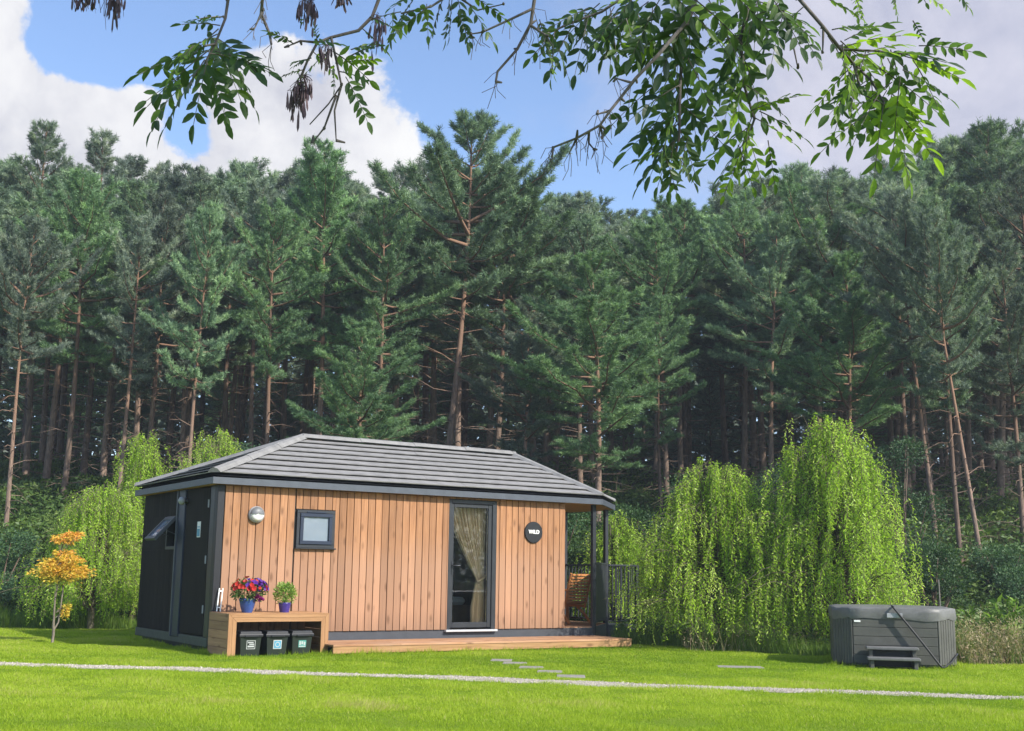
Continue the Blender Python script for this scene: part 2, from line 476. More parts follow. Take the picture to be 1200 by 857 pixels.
def gravel_path():
    xs = np.linspace(-22, 22, 331)
    V = []; fs = []
    for x in xs:
        c, hw = float(path_c(x)), float(path_hw(x))
        for k in (-1, -0.5, 0, 0.5, 1):
            V.append((x, c + k * hw, 0.004 + 0.008 * (1 - k * k)))
    for i in range(len(xs) - 1):
        for k in range(4):
            a = i * 5 + k
            fs.append((a, a + 5, a + 6, a + 1))
    m = NT('pale gravel')
    v = m.coord()
    vo = m.n('ShaderNodeTexVoronoi', {'Vector': v, 'Scale': 38.0})
    f = m.noise(v, 3.0, 4)
    col = m.mix(vo.outputs['Color'], (0.22, 0.195, 0.15), (0.46, 0.42, 0.345))
    col = m.mix(m.ramp(f, [(0.52, 0.0), (0.72, 0.55)]), col, (0.22, 0.18, 0.12))
    b = m.n('ShaderNodeBsdfPrincipled', {'Base Color': col, 'Roughness': 0.9, 'Normal': m.bump(vo.outputs['Distance'], 0.8, 0.02)})
    mb = MB(); mb.add(V, fs, False)
    tag(mb.build('gravel_path', m.surf(b.outputs[0])), kind='structure')
    # loose stones on it
    n = 15000
    x = RNG.uniform(-9, 9, n); y = path_c(x) + RNG.normal(0, 0.45, n).clip(-1.12, 1.12) * path_hw(x)
    r = RNG.uniform(0.004, 0.011, n)
    P = np.stack([x, y, 0.008 + r * 0.4], 1)
    # squashed tetra stones, two triangles showing
    T = []
    tint = []
    base = nrm(np.array([[1, 0, -.4], [-.5, .87, -.4], [-.5, -.87, -.4], [0, 0, .9]]))
    ang = RNG.uniform(0, 6.28, n)
    ca, sa = np.cos(ang), np.sin(ang)
    Q = []
    for b_ in base:
        Q.append(P + np.stack([(b_[0] * ca - b_[1] * sa) * r, (b_[0] * sa + b_[1] * ca) * r, b_[2] * r * 0.7], 1))
    tn = RNG.uniform(0, 1, n)
    for a, b_, c in ((0, 1, 3), (1, 2, 3), (2, 0, 3)):
        T.append(np.stack([Q[a], Q[b_], Q[c]], 1)); tint.append(tn)
    V = np.stack(T, 1).reshape(-1, 3)
    m = NT('loose stones')
    t = m.n('ShaderNodeAttribute', attribute_name='tint').outputs['Fac']
    b = m.n('ShaderNodeBsdfPrincipled', {'Base Color': m.ramp(t, [(0, (0.22, 0.195, 0.155)), (0.5, (0.40, 0.36, 0.295)), (1, (0.55, 0.50, 0.42))]), 'Roughness': 0.9})
    me = soup_mesh('gravel', V, 3, np.repeat(tn, 3), m.surf(b.outputs[0]))
    tag(link(bpy.data.objects.new('gravel', me)), kind='stuff')
gravel_path()

# stepping stones: (photo x0, x1, y)
SLABS = [(575, 600, 774.5), (589, 618, 778), (608, 637, 783), (629, 660, 788), (652, 686, 793.5)]
slab_fp = []
def ground_at(px, py):
    d = CAMX * (px - 600) / F - CAMY * (py - 428.5) / F + _D
    t = -EYE / d[2]
    return np.array([0, 0, EYE]) + d * t
slab_lab = ['pale stepping slab closest to the timber deck, first of the run of five',
            'pale stepping slab second from the deck in the run of five',
            'pale stepping slab in the middle of the run of five',
            'pale stepping slab fourth from the deck, second from the gravel path',
            'pale stepping slab nearest the gravel path, last of the run of five']
def make_slab(c, wx, wy, rz, name, label, cat, group=None):
    mb = MB().box(-wx / 2, wx / 2, -wy / 2, wy / 2, -0.02, 0.012, 0.005)
    o = mb.build(name, SLABM)
    o.location = (c[0], c[1], 0.001); o.rotation_euler = (0, 0, rz)
    tag(o, label, cat, group)
    slab_fp.append((c[0], c[1], max(wx, wy) / 2 + 0.02, rz, wx, wy))
for (x0, x1, py), lab in zip(SLABS, slab_lab):
    c = ground_at((x0 + x1) / 2, py)
    make_slab(c, (x1 - x0) / F * c[1] * 0.95, 0.36, -0.05, 'stepping_slab', lab, 'paving slab', 'stepping slabs set in the lawn')
c = ground_at(867, 782.5)
make_slab(c, 0.62, 0.34, -0.06, 'paving_slab', 'wide pale slab lying alone in the lawn between willows and path', 'paving slab')

# ------------------------------------------------------------------ the cabin
cabin = thing('cabin', 'timber clad garden cabin with black end wall, grey tiled hipped roof and corner porch', 'cabin', (CX, CY, 0), YAW)
def loc_thing(name, label, cat, X, Y, Z=0.0, rz=0.0, group=None):
    return thing(name, label, cat, to_world(X, Y, Z), YAW + rz, group)

L1, LP, W = 6.33, 7.0, 3.76
CH = 1.2                                # porch corner chamfer
ZB, ZE = 0.29, 2.46                     # bottom and top of the cladding
EX = LP + CH                            # far end of the porch
WIN = (1.24, 1.88, 1.56, 2.14)
DOOR = (3.95, 4.89, 0.29, 2.42)

def cladding():
    mb = MB()
    x = 0.085
    i = 0
    while x < L1 - 0.02:
        bw = min(0.125, L1 - x)
        if L1 - (x + bw) < 0.05: bw = L1 - x
        a, b = x + 0.0052, x + bw - 0.0052
        d = -0.024 - random.uniform(0, 0.006)
        segs = [(ZB, ZE - 0.002)]
        for (wx0, wx1, wz0, wz1) in ((WIN[0] - .01, WIN[1] + .01, WIN[2] - .01, WIN[3] + .01), (DOOR[0] - .02, DOOR[1] + .02, ZB - 1, DOOR[3] + .012)):
            if b > wx0 and a < wx1:
                # board clipped by the opening
                full = []
                if a < wx0 - 0.015: full.append((a, wx0))
                if b > wx1 + 0.015: full.append((wx1, b))
                for (p, q) in full: mb.box(p, q, d, 0.0, ZB, ZE - .002, 0.003)
                if wz0 > ZB: mb.box(max(a, wx0), min(b, wx1), d, 0.0, ZB, wz0, 0.003)
                if wz1 < ZE - 0.02: mb.box(max(a, wx0), min(b, wx1), d, 0.0, wz1, ZE - .002, 0.003)
                break
        else:
            mb.box(a, b, d, 0.0, ZB, ZE - 0.002, 0.003)
        x += bw; i += 1
    mb.build('cladding', CEDAR, cabin)
cladding()

def walls():
    # sheathing behind the boards, with openings, and the inner lining
    mb = MB()
    y0, y1 = 0.001, 0.12
    mb.box(0.003, WIN[0], y0, y1, 0.16, ZE); mb.box(WIN[0], WIN[1], y0, y1, 0.16, WIN[2]); mb.box(WIN[0], WIN[1], y0, y1, WIN[3], ZE)
    mb.box(WIN[1], DOOR[0], y0, y1, 0.16, ZE); mb.box(DOOR[0], DOOR[1], y0, y1, DOOR[3], ZE); mb.box(DOOR[1], L1 - 0.002, y0, y1, 0.16, ZE)
    mb.box(0.12, L1, W - 0.12, W, 0.16, ZE)
    mb.box(0.12, L1 - .15, 0.12, W - 0.12, ZE - 0.03, ZE)
    mb.build('inner_wall', DARKIN, cabin)
    MB().box(0.12, L1 - 0.12, 0.12, W - 0.12, 0.16, ZB).build('floor', INFLOOR, cabin)
    # end wall towards the porch, cedar boards
    mb = MB()
    y = 0.02
    while y < W - 0.05:
        mb.box(L1 - 0.10, L1 + 0.012, y + 0.006 - (0.04 if y < 0.03 else 0), y + 0.119, ZB, ZE - .004, 0.003); y += 0.125
    mb.box(L1 - 0.11, L1 - 0.005, 0.122, W - 0.121, ZB + .004, ZE - .002)
    mb.build('porch_wall', CEDAR, cabin)
    # black end wall with window hole Y 1.76..2.50, Z 1.52..2.06
    mb = MB()
    def board(ya, yb, za, zb): mb.box(-0.02, 0.12, ya, yb, za, zb, 0.003)
    y = 1.60
    for (ya, yb, za, zb) in ((1.79, W, 0.22, 1.52), (1.79, W, 2.06, ZE), (2.40, W, 1.52, 2.06)):
        y = ya
        while y < yb - 0.02:
            e = min(y + 0.14, yb)
            if yb - e < 0.03: e = yb
            board(y + 0.002, e - 0.002, za, zb); y = e
    mb.box(0.0, 0.10, 0.1, 1.8, 0.22, ZE - 0.01)
    mb.box(0.0, 0.10, 1.8, W - .001, 0.221, 1.519); mb.box(0.0, 0.10, 1.8, W - .001, 2.061, ZE - .011)
    mb.build('end_wall', BLACKW, cabin)
    # service cupboard door in the end wall
    sd = MB().box(-0.035, -0.002, 0.30, 1.40, 0.24, ZE - 0.02, 0.006).build('service_door', BLACKW, cabin)
    for z in (0.62, 1.35, 2.19):
        MB().box(-0.046, -0.034, 0.31, 0.35, z - 0.06, z + 0.06, 0.003).tube([(-0.046, 0.325, z - .06), (-0.046, 0.325, z + .06)], 0.009, 8).build('hinge', GREYM, sd)
    # jamb and corner posts
    MB().box(-0.028, -0.001, 0.10, 0.29, 0.22, ZE - 0.004, 0.004).build('door_jamb', ANTH, cabin)
    MB().box(-0.03, 0.078, -0.03, 0.095, 0.10, ZE - 0.003, 0.006).build('corner_post', BLACK, cabin)
    # service duct
    mb = MB().box(-0.055, -0.001, 1.42, 1.74, 0.17, ZE - 0.004, 0.008)
    du = mb.build('service_duct', NAVY, cabin)
    MB().box(-0.075, -0.001, 1.741, 1.785, 0.16, ZE - 0.004, 0.004).build('duct_edge', FASC, du)
    # base rails
    MB().box(-0.035, 0.05, 0.1, W + .02, 0.08, 0.215, 0.005).build('base_rail', PLINTHL, cabin)
    mb = MB().box(0.05, LP + .01, -0.004, 0.08, 0.09, 0.287, 0.004)
    mb.box(0.1, LP + .01, -0.05, 0.05, 0.05, 0.155)
    mb.build('plinth', PLINTH, cabin)
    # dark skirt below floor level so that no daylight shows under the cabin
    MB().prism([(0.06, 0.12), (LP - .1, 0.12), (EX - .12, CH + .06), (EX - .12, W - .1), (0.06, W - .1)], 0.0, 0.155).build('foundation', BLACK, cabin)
    # plinth of the chamfered corner
    M = Matrix.Translation((LP, 0, 0)) @ Matrix.Rotation(R_(45), 4, 'Z')
    MB().box(0.02, CH * 1.414, 0.0, 0.05, 0.05, 0.30, 0.004, M).build('corner_plinth', PLINTHL, cabin)  # lighter board tone here puts the sun on this face into the colour
walls()

def roof():
    o = 0.14
    ze, zr = 2.585, 3.44
    xl, xr = 2.08, 6.42
    yr = W / 2
    # eave outline, counter clockwise, chamfered on the porch side
    E = [(-o, -o), (LP + 0.06, -o), (EX + o, CH - 0.06), (EX + o, W - CH + 0.06), (LP + 0.06, W + o), (-o, W + o)]
    A, B = (xl, yr), (xr, yr)
    faces = [(E[0], E[1], B, A), (E[1], E[2], B, B), (E[2], E[3], B, B), (E[3], E[4], B, B), (E[4], E[5], A, B), (E[5], E[0], A, A)]
    par = bpy.data.objects.new('roof', None)
    link(par, cabin)
    mb = MB()
    N = 8
    for (p, q, r, s) in faces:
        p, q, r, s = (np.array([*a, z]) for a, z in ((p, ze), (q, ze), (r, zr), (s, zr)))
        nrmv = np.cross(q - p, s - p); nrmv = nrmv / np.linalg.norm(nrmv)
        for k in range(N):
            t0, t1 = k / N, min(1, (k + 1.16) / N)
            a0, b0 = p + (s - p) * t0, q + (r - q) * t0
            a1, b1 = p + (s - p) * t1, q + (r - q) * t1
            up0, up1 = nrmv * 0.064, nrmv * 0.020
            ln = np.linalg.norm(b0 - a0)
            nt = max(1, int(ln / 1.22))
            cuts = [0.0] + [min(.999, (i + (0.5 if k % 2 else 0.0) + 0.001) / nt) for i in range(1 if not k % 2 else 0, nt)] + [1.0]
            for c0, c1 in zip(cuts[:-1], cuts[1:]):
                if c1 - c0 < 1e-3: continue
                e = 0.0012 / max(ln, .1)
                jit = random.uniform(-0.002, 0.003) * nrmv
                q00 = a0 + (b0 - a0) * (c0 + e); q01 = a0 + (b0 - a0) * (c1 - e)
                q10 = a1 + (b1 - a1) * (c0 + e); q11 = a1 + (b1 - a1) * (c1 - e)
                dn = -nrmv * .016
                vs = [q00 + up0 + jit, q01 + up0 + jit, q11 + up1 + jit, q10 + up1 + jit]
                vs += [p_ + dn for p_ in vs]
                mb.add(vs, [(0, 1, 2, 3), (4, 5, 1, 0), (4, 0, 3, 7), (5, 6, 2, 1), (7, 6, 5, 4)])
    mb.build('roof_tile', ROOFT, par)
    # underlay that closes the roof
    V = [(*a, ze) for a in E] + [(*A, zr), (*B, zr)]
    mb = MB().add(V, [(0, 1, 7, 6), (1, 2, 7), (2, 3, 7), (3, 4, 7), (4, 5, 6, 7), (5, 0, 6)])
    mb.build('underlay', BLACK, par)
    # hip and ridge caps
    mb = MB()
    def cap(p, q, w_=0.11, h=0.055):
        p, q = Vector(p), Vector(q)
        d = (q - p).normalized(); s = d.cross(Vector((0, 0, 1))).normalized(); u = s.cross(d)
        n = max(1, int((q - p).length / 0.9))
        for i in range(n):
            a = p + (q - p) * (i / n); b = p + (q - p) * ((i + 1.05) / n)
            pr = [(-w_, -0.022), (-w_ * .55, h * .6), (0, h), (w_ * .55, h * .6), (w_, -0.022)]
            vs = [a + s * x + u * (y + 0.018) for x, y in pr] + [b + s * x * .96 + u * (y + .011) for x, y in pr]
            mb.add(vs, [(j, j + 1, j + 6, j + 5) for j in range(4)] + [(4, 3, 2, 1, 0)])
    zt = 0.045
    cap((-o - .01, -o - .01, ze + zt), (*A, zr + zt)); cap((-o, W + o, ze + zt), (*A, zr + zt)); cap((*A, zr + zt), (*B, zr + zt))
    for k in (1, 2, 3, 4): cap((*E[k], ze + zt), (*B, zr + zt), 0.085, 0.04)
    mb.build('ridge_cap', CAPT, par)
    # fascia ring and soffit
    mb = MB()
    n = len(E)
    def off(poly, d):
        out = []
        for i in range(len(poly)):
            p0, p1, p2 = (np.array(poly[j % len(poly)]) for j in (i - 1, i, i + 1))
            e1 = (p1 - p0) / np.linalg.norm(p1 - p0); e2 = (p2 - p1) / np.linalg.norm(p2 - p1)
            n1_, n2_ = np.array([e1[1], -e1[0]]), np.array([e2[1], -e2[0]])
            m_ = (n1_ + n2_); m_ = m_ / (1 + n1_ @ n2_)
            out.append(tuple(p1 + m_ * d))
        return out
    O, I = off(E, 0.02), off(E, -0.012)
    G = off(E, 0.06)
    V = []
    for a, z in ((O, 2.462), (O, 2.560), (I, 2.560), (I, 2.462)): V += [(*p, z) for p in a]
    fs = []
    for i in range(n):
        j = (i + 1) % n
        for l in range(4):
            l2 = (l + 1) % 4
            fs.append((l * n + i, l * n + j, l2 * n + j, l2 * n + i))
    mb.add(V, fs)
    mb.build('fascia', FASC, par)
    V = [(*p, 2.466) for p in off(E, -0.012)]
    MB().add(V, [tuple(range(n))[::-1]]).build('soffit', SOFFIT, par)
roof()

def front_openings():
    # fixed small window
    x0, x1, z0, z1 = WIN
    f = MB()
    def ring(mb, a0, a1, b0, b1, t, ya, yb, ch=0.004):
        mb.box(a0, a1, ya, yb, b0, b0 + t, ch); mb.box(a0, a1, ya, yb, b1 - t, b1, ch)
        mb.box(a0, a0 + t, ya, yb, b0 + t + .001, b1 - t - .001, ch); mb.box(a1 - t, a1, ya, yb, b0 + t + .001, b1 - t - .001, ch)
    wp = bpy.data.objects.new('window', None); link(wp, cabin)
    ring(f, x0, x1, z0, z1, 0.05, -0.05, 0.08)
    f.box(x0 - 0.02, x1 + 0.02, -0.085, 0.0, z0 - 0.02, z0 - 0.001, 0.004)
    f.build('frame', ANTH, wp)
    s = MB(); ring(s, x0 + .052, x1 - .052, z0 + .052, z1 - .052, 0.055, -0.068, 0.0)
    s.box((x0 + x1) / 2 - .16, (x0 + x1) / 2 + .16, -0.062, -0.05, z1 - 0.04, z1 - 0.025)
    s.build('sash', NAVY, wp)
    MB().box(x0 + .1, x1 - .1, -0.035, -0.025, z0 + .1, z1 - .1).build('pane', FROST, wp)
    # end window: hole, frame and a top hung sash standing open
    ya, yb, za, zb = 1.79, 2.40, 1.52, 2.06
    ew = bpy.data.objects.new('awning_window', None); link(ew, cabin)
    fr = MB()
    for (a, b, c, d) in ((ya, yb, za, za + .05), (ya, yb, zb - .05, zb), (ya, ya + .05, za + .051, zb - .051), (yb - .05, yb, za + .051, zb - .051)):
        fr.box(-0.03, 0.08, a, b, c, d, 0.003)
    fr.build('frame', ANTH, ew)
    ang = R_(-42)
    M = Matrix.Translation((-0.045, 0, zb - 0.03)) @ Matrix.Rotation(-ang, 4, 'Y')
    sa = MB()
    h = zb - za - .05
    a, b = ya + .04, yb - .04
    for (p, q, r, s_) in ((a, b, -h, -h + .065), (a, b, -.065, 0), (a, a + .065, -h + .066, -.066), (b - .065, b, -h + .066, -.066)):
        sa.box(-0.03, 0.02, p, q, r, s_, 0.004, M)
    for yy in (a + .01, b - .01):
        e = M @ Vector((0, yy, -h * .55))
        sa.tube([tuple(e), (0.0, yy, zb - .32)], 0.006, 6)
    sa = sa.build('sash', FASC, ew)
    MB().box(-0.008, 0.002, a + .066, b - .066, -h + .066, -.066, 0, M).build('pane', FROST, ew)
    # glazed door
    x0, x1, z0, z1 = DOOR
    dp = bpy.data.objects.new('door', None); link(dp, cabin)
    f = MB()
    f.box(x0, x0 + .055, -0.04, 0.10, z0, z1, .004); f.box(x1 - .085, x1, -0.04, 0.10, z0, z1, .004); f.box(x0 + .056, x1 - .086, -0.04, 0.10, z1 - .06, z1, .004)
    f.build('frame', ANTH, dp)
    l = MB()
    a0, a1, b0, b1 = x0 + .058, x1 - .088, z0 + .03, z1 - .063
    l.box(a0, a0 + .05, -0.02, .05, b0, b1, .005); l.box(a1 - .07, a1, -0.02, .05, b0, b1, .005)
    l.box(a0 + .051, a1 - .071, -0.02, .05, b0, b0 + .085, .005); l.box(a0 + .051, a1 - .071, -0.02, .05, b1 - .06, b1, .005)
    l.build('leaf_frame', ANTH, dp)
    MB().box(a0 + .051, a1 - .071, .01, .022, b0 + .086, b1 - .061).build('pane', GLASS, dp)
    hd = MB().box(a0 + .012, a0 + .04, -0.03, -0.019, 1.18, 1.40, .003)
    hd.tube([(a0 + .026, -.02, 1.33), (a0 + .026, -.075, 1.33), (a0 + .15, -.078, 1.33)], .011, 10)
    hd.build('handle', ANTH, dp)
    MB().box(x0 - .03, x1 + .03, -0.075, 0.06, z0 - .035, z0 - .002, .004).build('threshold', SILVER, dp)
    # cedar reveal slats beside the door
    MB().box(x0 - 0.019, x0 - .002, -0.036, 0.0, z0, z1 + .01, .002).box(x1 + .002, x1 + .019, -0.036, 0.0, z0, z1 + .01, .002).build('door_surround', CEDAR, dp)
front_openings()

def curtain():
    n, m_ = 110, 60
    zt, tie, zb_ = 2.32, 1.10, 0.36
    V = []; fs = []
    for j in range(m_ + 1):
        z = zt + (zb_ - zt) * j / m_
        if z > tie:
            s = (zt - z) / (zt - tie)
            xl = 4.02 + (4.62 - 4.02) * (0.22 * s + 0.78 * s ** 1.5)
            xr = 4.79 - 0.035 * s
        else:
            s = (tie - z) / (tie - zb_)
            xl = 4.62 - 0.10 * min(1, s * 1.6) ** 0.7
            xr = 4.755 + 0.03 * min(1, s * 2)
        wd = xr - xl
        for i in range(n + 1):
            u = i / n
            ph = u * 2 * math.pi * 11 + 1.2 * math.sin(u * 7 + j * .02) + .5 * math.sin(z * 3)
            amp = 0.026 * min(1, 0.35 + wd / 0.6)
            y = 0.15 + amp * math.sin(ph) + 0.010 * math.sin(ph * 2.3 + 1) + 0.006 * random.random()
            V.append((xl + wd * u + 0.006 * math.cos(ph), y, z))
    for j in range(m_):
        for i in range(n):
            a = j * (n + 1) + i
            fs.append((a, a + 1, a + n + 2, a + n + 1))
    t = loc_thing('curtain', 'beige linen curtain tied back behind the glass cabin door', 'curtain', 0, 0)
    MB().add(V, fs, True).build('drape', LINEN, t)
    mb = MB()
    mb.tube([(4.60, .11, 1.07), (4.66, .10, 1.085), (4.72, .105, 1.12), (4.775, .13, 1.165)], .022, 10)
    mb.build('tie_band', LINEN, t)
    b = loc_thing('bed', 'low wooden bed base inside the cabin behind the door glass', 'bed', 3.6, 1.15, ZB)
    MB().box(-0.5, 1.5, 0, 1.9, 0.05, 0.36, .01).build('base', BEDW, b)
    MB().box(-0.45, 1.45, 0.04, 1.86, 0.362, 0.50, .05).build('mattress', WHITE, b)
curtain()

def porch():
    # floor
    P = [(L1, 0.02), (LP, 0.02), (EX, CH + .02), (EX, W - CH), (LP, W), (L1, W)]
    mb = MB().prism(P, 0.24, 0.305)
    mb.build('porch_floor', DECKW, cabin)
    def post(x, y, z1=2.464): MB().box(x - .038, x + .038, y - .038, y + .038, 0.06, z1, .005).build('porch_post', ANTH, cabin)
    post(LP, 0.03); post(EX - .02, CH); post(EX - .02, W - CH); post(LP, W - .04)
    # solid infill panel on the front corner
    M = Matrix.Translation((LP, 0.03, 0)) @ Matrix.Rotation(R_(45) - 0.01, 4, 'Z')
    ln = math.hypot(EX - LP, CH - .03)
    mb = MB()
    x = 0.06
    while x < ln - .08:
        mb.box(x, min(x + .095, ln - .06), -0.012, 0.012, 0.40, 1.40, .003, M); x += .1
    mb.box(0.045, ln - .045, -.02, .02, 1.402, 1.44, .004, M); mb.box(0.045, ln - .045, -.02, .02, .36, .398, .004, M)
    mb.build('infill_panel', ANTH, cabin)
    def railing(p, q, z0=.36, z1=1.42):
        d = math.hypot(q[0] - p[0], q[1] - p[1])
        M = Matrix.Translation((p[0], p[1], 0)) @ Matrix.Rotation(math.atan2(q[1] - p[1], q[0] - p[0]), 4, 'Z')
        mb = MB().box(0.04, d - .04, -.022, .022, z1 - .035, z1, .004, M).box(0.04, d - .04, -.016, .016, z0, z0 + .03, .004, M)
        n = int(d / .105)
        for i in range(1, n):
            x = .04 + (d - .08) * i / n
            mb.box(x - .009, x + .009, -.009, .009, z0 + .031, z1 - .036, 0, M)
        mb.build('railing', ANTH, cabin)
    railing((L1, W - .05), (LP, W - .05)); railing((LP, W - .05), (EX - .02, W - CH))
    railing((EX - .02, CH), (EX - .02, W - CH))
    # landing beyond the porch corner
    mb = MB().box(EX + .03, EX + .82, CH + .02, CH + 1.1, 0.05, 0.27, .006)
    mb.build('landing', PLINTH, cabin)
    railing((EX, CH), (EX + .82, CH + .04), .33)
    MB().box(EX + .76, EX + .83, CH + .03, CH + .10, .05, 1.42, .004).build('railing_post', ANTH, cabin)
    railing((EX + .80, CH + .1), (EX + .80, CH + 1.1), .33)
porch()

# wooden porch chair, seen from behind
def porch_chair():
    t = loc_thing('wooden_chair', 'slatted oiled timber armchair standing on the cabin porch', 'chair', 7.47, 1.22, 0.305, rz=R_(10))
    # the seat faces local -x..., back towards the camera (local -y)
    bm_ = MB()
    for i in range(10):
        s = i / 9
        z = 0.40 + 0.50 * s
        y = -0.02 - 0.12 * s - 0.03 * s * s
        bm_.box(-.26, .26, y - .011, y + .011, z - .02, z + .02, .004)
    bk = bm_.build('backrest', TEAK, t)
    for sx in (-.275, .275):
        MB().tube([(sx, .02, .28), (sx, -.03, .45), (sx, -.10, .75), (sx, -.16, .93)], .024, 6, smooth=False).build('back_post', TEAK, bk)
    sm_ = MB()
    for i in range(8): sm_.box(-.26, .26, .03 + i * .06, .075 + i * .06, .355 + i * .008, .375 + i * .008, .004)
    sm_.build('seat', TEAK, t)
    for sx in (-.29, .29):
        MB().box(sx - .025, sx + .025, .46, .505, 0, .60, .004).build('leg', TEAK, t)
        MB().tube([(sx, .30, .36), (sx, .02, .16), (sx, -.14, 0.0)], .026, 6, smooth=False).build('leg', TEAK, t)
        MB().box(sx - .045, sx + .045, -.12, .54, .60, .628, .006).build('armrest', TEAK, t)
        MB().box(sx - .02, sx + .02, .0, .46, .30, .345, .004).build('side_rail', TEAK, t)
porch_chair()

def wall_bits():
    # round bulkhead lamp
    t = loc_thing('wall_light', 'round bulkhead lamp with grey hood and white glass on the cedar wall', 'wall light', 0.58, -0.03, 2.035)
    Rm = Matrix.Rotation(R_(90), 4, 'X')
    MB().lathe([(0.125, 0), (0.125, .03), (.115, .05), (.105, .055)], 32, M=Rm).build('housing', GREYM, t)
    prof = [(.104, .05), (.095, .075), (.07, .095), (.035, .105), (.001, .108)]
    mb = MB().lathe(prof, 32, M=Rm); mb.build('diffuser', WHITE, t)
    # hood over the upper half
    V = []; fs = []
    for i in range(9):
        for k in range(17):
            q = R_(-4) + R_(188) * k / 16
            r = .112 * math.cos(R_(90) * i / 8 * .92)
            y = -.05 - .068 * math.sin(R_(90) * i / 8)
            V.append((r * math.cos(q), y, max(r * math.sin(q), 0.0) + 0.003))
    for i in range(8):
        for k in range(16):
            a = i * 17 + k
            fs.append((a, a + 1, a + 18, a + 17))
    MB().add(V, fs, True).build('hood', HOODM, t)
    # dome lamp on the service duct
    t = loc_thing('dome_lamp', 'small dark dome lamp high on the black end wall', 'wall light', -0.04, 1.33, 2.27)
    Rx = Matrix.Rotation(R_(-90), 4, 'Y')
    MB().lathe([(.05, 0), (.05, .03), (.03, .05)], 20, M=Rx).build('mount', BLACK, t)
    MB().lathe([(.03, .05), (.062, .07), (.066, .10), (.05, .135), (.02, .15), (.001, .152)], 20, M=Rx).build('dome', GREYM, t)
    # notice plate
    t = loc_thing('notice_plate', 'small white and blue notice plate on the black service door', 'sign', -0.036, 0.72, 1.81)
    MB().box(-.008, 0, -.075, .075, -.12, .12, .002).build('plate', WHITE, t)
    MB().box(-.0105, -.0082, -.06, .06, -.105, .01).box(-.0105, -.0082, -.055, .055, .03, .045).build('print', LBLB, t)
    # round name sign
    t = loc_thing('round_sign', 'round black name sign with small white WILD lettering on the cedar wall', 'sign', 5.645, -0.032, 1.925)
    MB().lathe([(.185, 0), (.185, .018), (.178, .024)], 48, M=Rm).build('disc', BLACK, t)
    cu = bpy.data.curves.new('lettering', 'FONT')
    cu.body = 'WILD'; cu.size = 0.088; cu.align_x = 'CENTER'; cu.align_y = 'CENTER'; cu.extrude = 0.003; cu.offset = 0.0035
    to = bpy.data.objects.new('lettering_curve', cu)
    link(to)
    dg = bpy.context.evaluated_depsgraph_get()
    me = bpy.data.meshes.new_from_object(to.evaluated_get(dg))
    bpy.data.objects.remove(to)
    me.materials.clear(); me.materials.append(WHITE)
    o = bpy.data.objects.new('lettering', me)
    link(o, t); o.rotation_euler = (R_(90), 0, 0); o.location = (0.0, -0.0285, 0.005)
wall_bits()

# ------------------------------------------------------------------ deck, bench, bins, pots
def deck():
    t = loc_thing('timber_deck', 'low timber deck step running along the front of the cabin', 'deck', 0, 0)
    x0, x1, y0, y1 = 1.42, 6.93, -1.16, -0.055
    mb = MB()
    n = 8
    wy = (y1 - y0) / n
    for i in range(n):
        xs = sorted([x0, x1] + [x0 + (x1 - x0) * f for f in ((.38, .74) if i % 2 else (.2, .56))])
        for a, b in zip(xs[:-1], xs[1:]):
            mb.box(a + .001, b - .001, y0 + i * wy + .003, y0 + (i + 1) * wy - .003, .128, .156 + random.uniform(0, .002), .003)
    mb.build('deck_board', DECKW, t)
    MB().box(x0 + .004, x1 - .004, y0 + .012, y0 + .045, .03, .1275, .004).box(x1 - .05, x1 - .02, y0 + .046, y1, .03, .127, .004).build('edge_board', DECKF, t)
    mb = MB()
    for i in range(8):
        x = x0 + .2 + (x1 - x0 - .4) * i / 7
        mb.box(x - .04, x + .04, y0 + .06, y0 + .16, -0.02, .12)
    mb.box(x0 + .05, x1 - .06, y0 + .3, y1, 0, .10)
    mb.build('support', BLACK, t)
deck()

def bench():
    t = loc_thing('timber_table', 'chunky timber side table with mitred front corners against the cedar wall', 'table', 0, 0)
    x0, x1, y0, y1, h = -0.06, 1.47, -0.86, -0.04, 0.60
    mb = MB()
    n = 6
    for i in range(n):
        a = y0 + .03 + (y1 - y0 - .03) * i / n; b = y0 + .03 + (y1 - y0 - .03) * (i + 1) / n
        mb.box(x0 + .03, x1 - .03, a + .002, b - .002, h - .03, h + .001 * (i % 2), .003)
    mb.build('top', BENCHX, t)
    # mitred front frame: two boards high
    th, dy = 0.118, 0.028
    def mitre(poly, m, nm):
        V = [(x, y0 - .001, z) for x, z in poly] + [(x, y0 + dy, z) for x, z in poly]
        k = len(poly)
        f = [tuple(range(k)), tuple(range(k, 2 * k))[::-1]] + [(i, k + i, k + (i + 1) % k, (i + 1) % k) for i in range(k)]
        MB().add(V, f).build(nm, m, t)
    g = .002
    for a, b in ((0, .057), (.061, th)):
        mitre([(x0 + a + g, h - a), (x1 - a - g, h - a), (x1 - b - g, h - b), (x0 + b + g, h - b)], BENCHX, 'front_rail')
    for s in (0, 1):
        for a, b in ((0, .057), (.061, th)):
            if s == 0: mitre([(x0 + a, 0.0), (x0 + b, 0.0), (x0 + b, h - b - g), (x0 + a, h - a - g)], BENCHZ, 'leg')
            else: mitre([(x1 - b, 0.0), (x1 - a, 0.0), (x1 - a, h - a - g), (x1 - b, h - b - g)], BENCHZ, 'leg')
    for xa in (x0, x1 - .028):
        mb = MB()
        for i in range(5):
            za, zb_ = h * i / 5, h * (i + 1) / 5
            mb.box(xa, xa + .028, y0 + dy + .001, y1, za + .002 + (0.0 if i else -.02), zb_ - .002, .003)
        mb.build('side_panel', BENCHY, t)
bench()

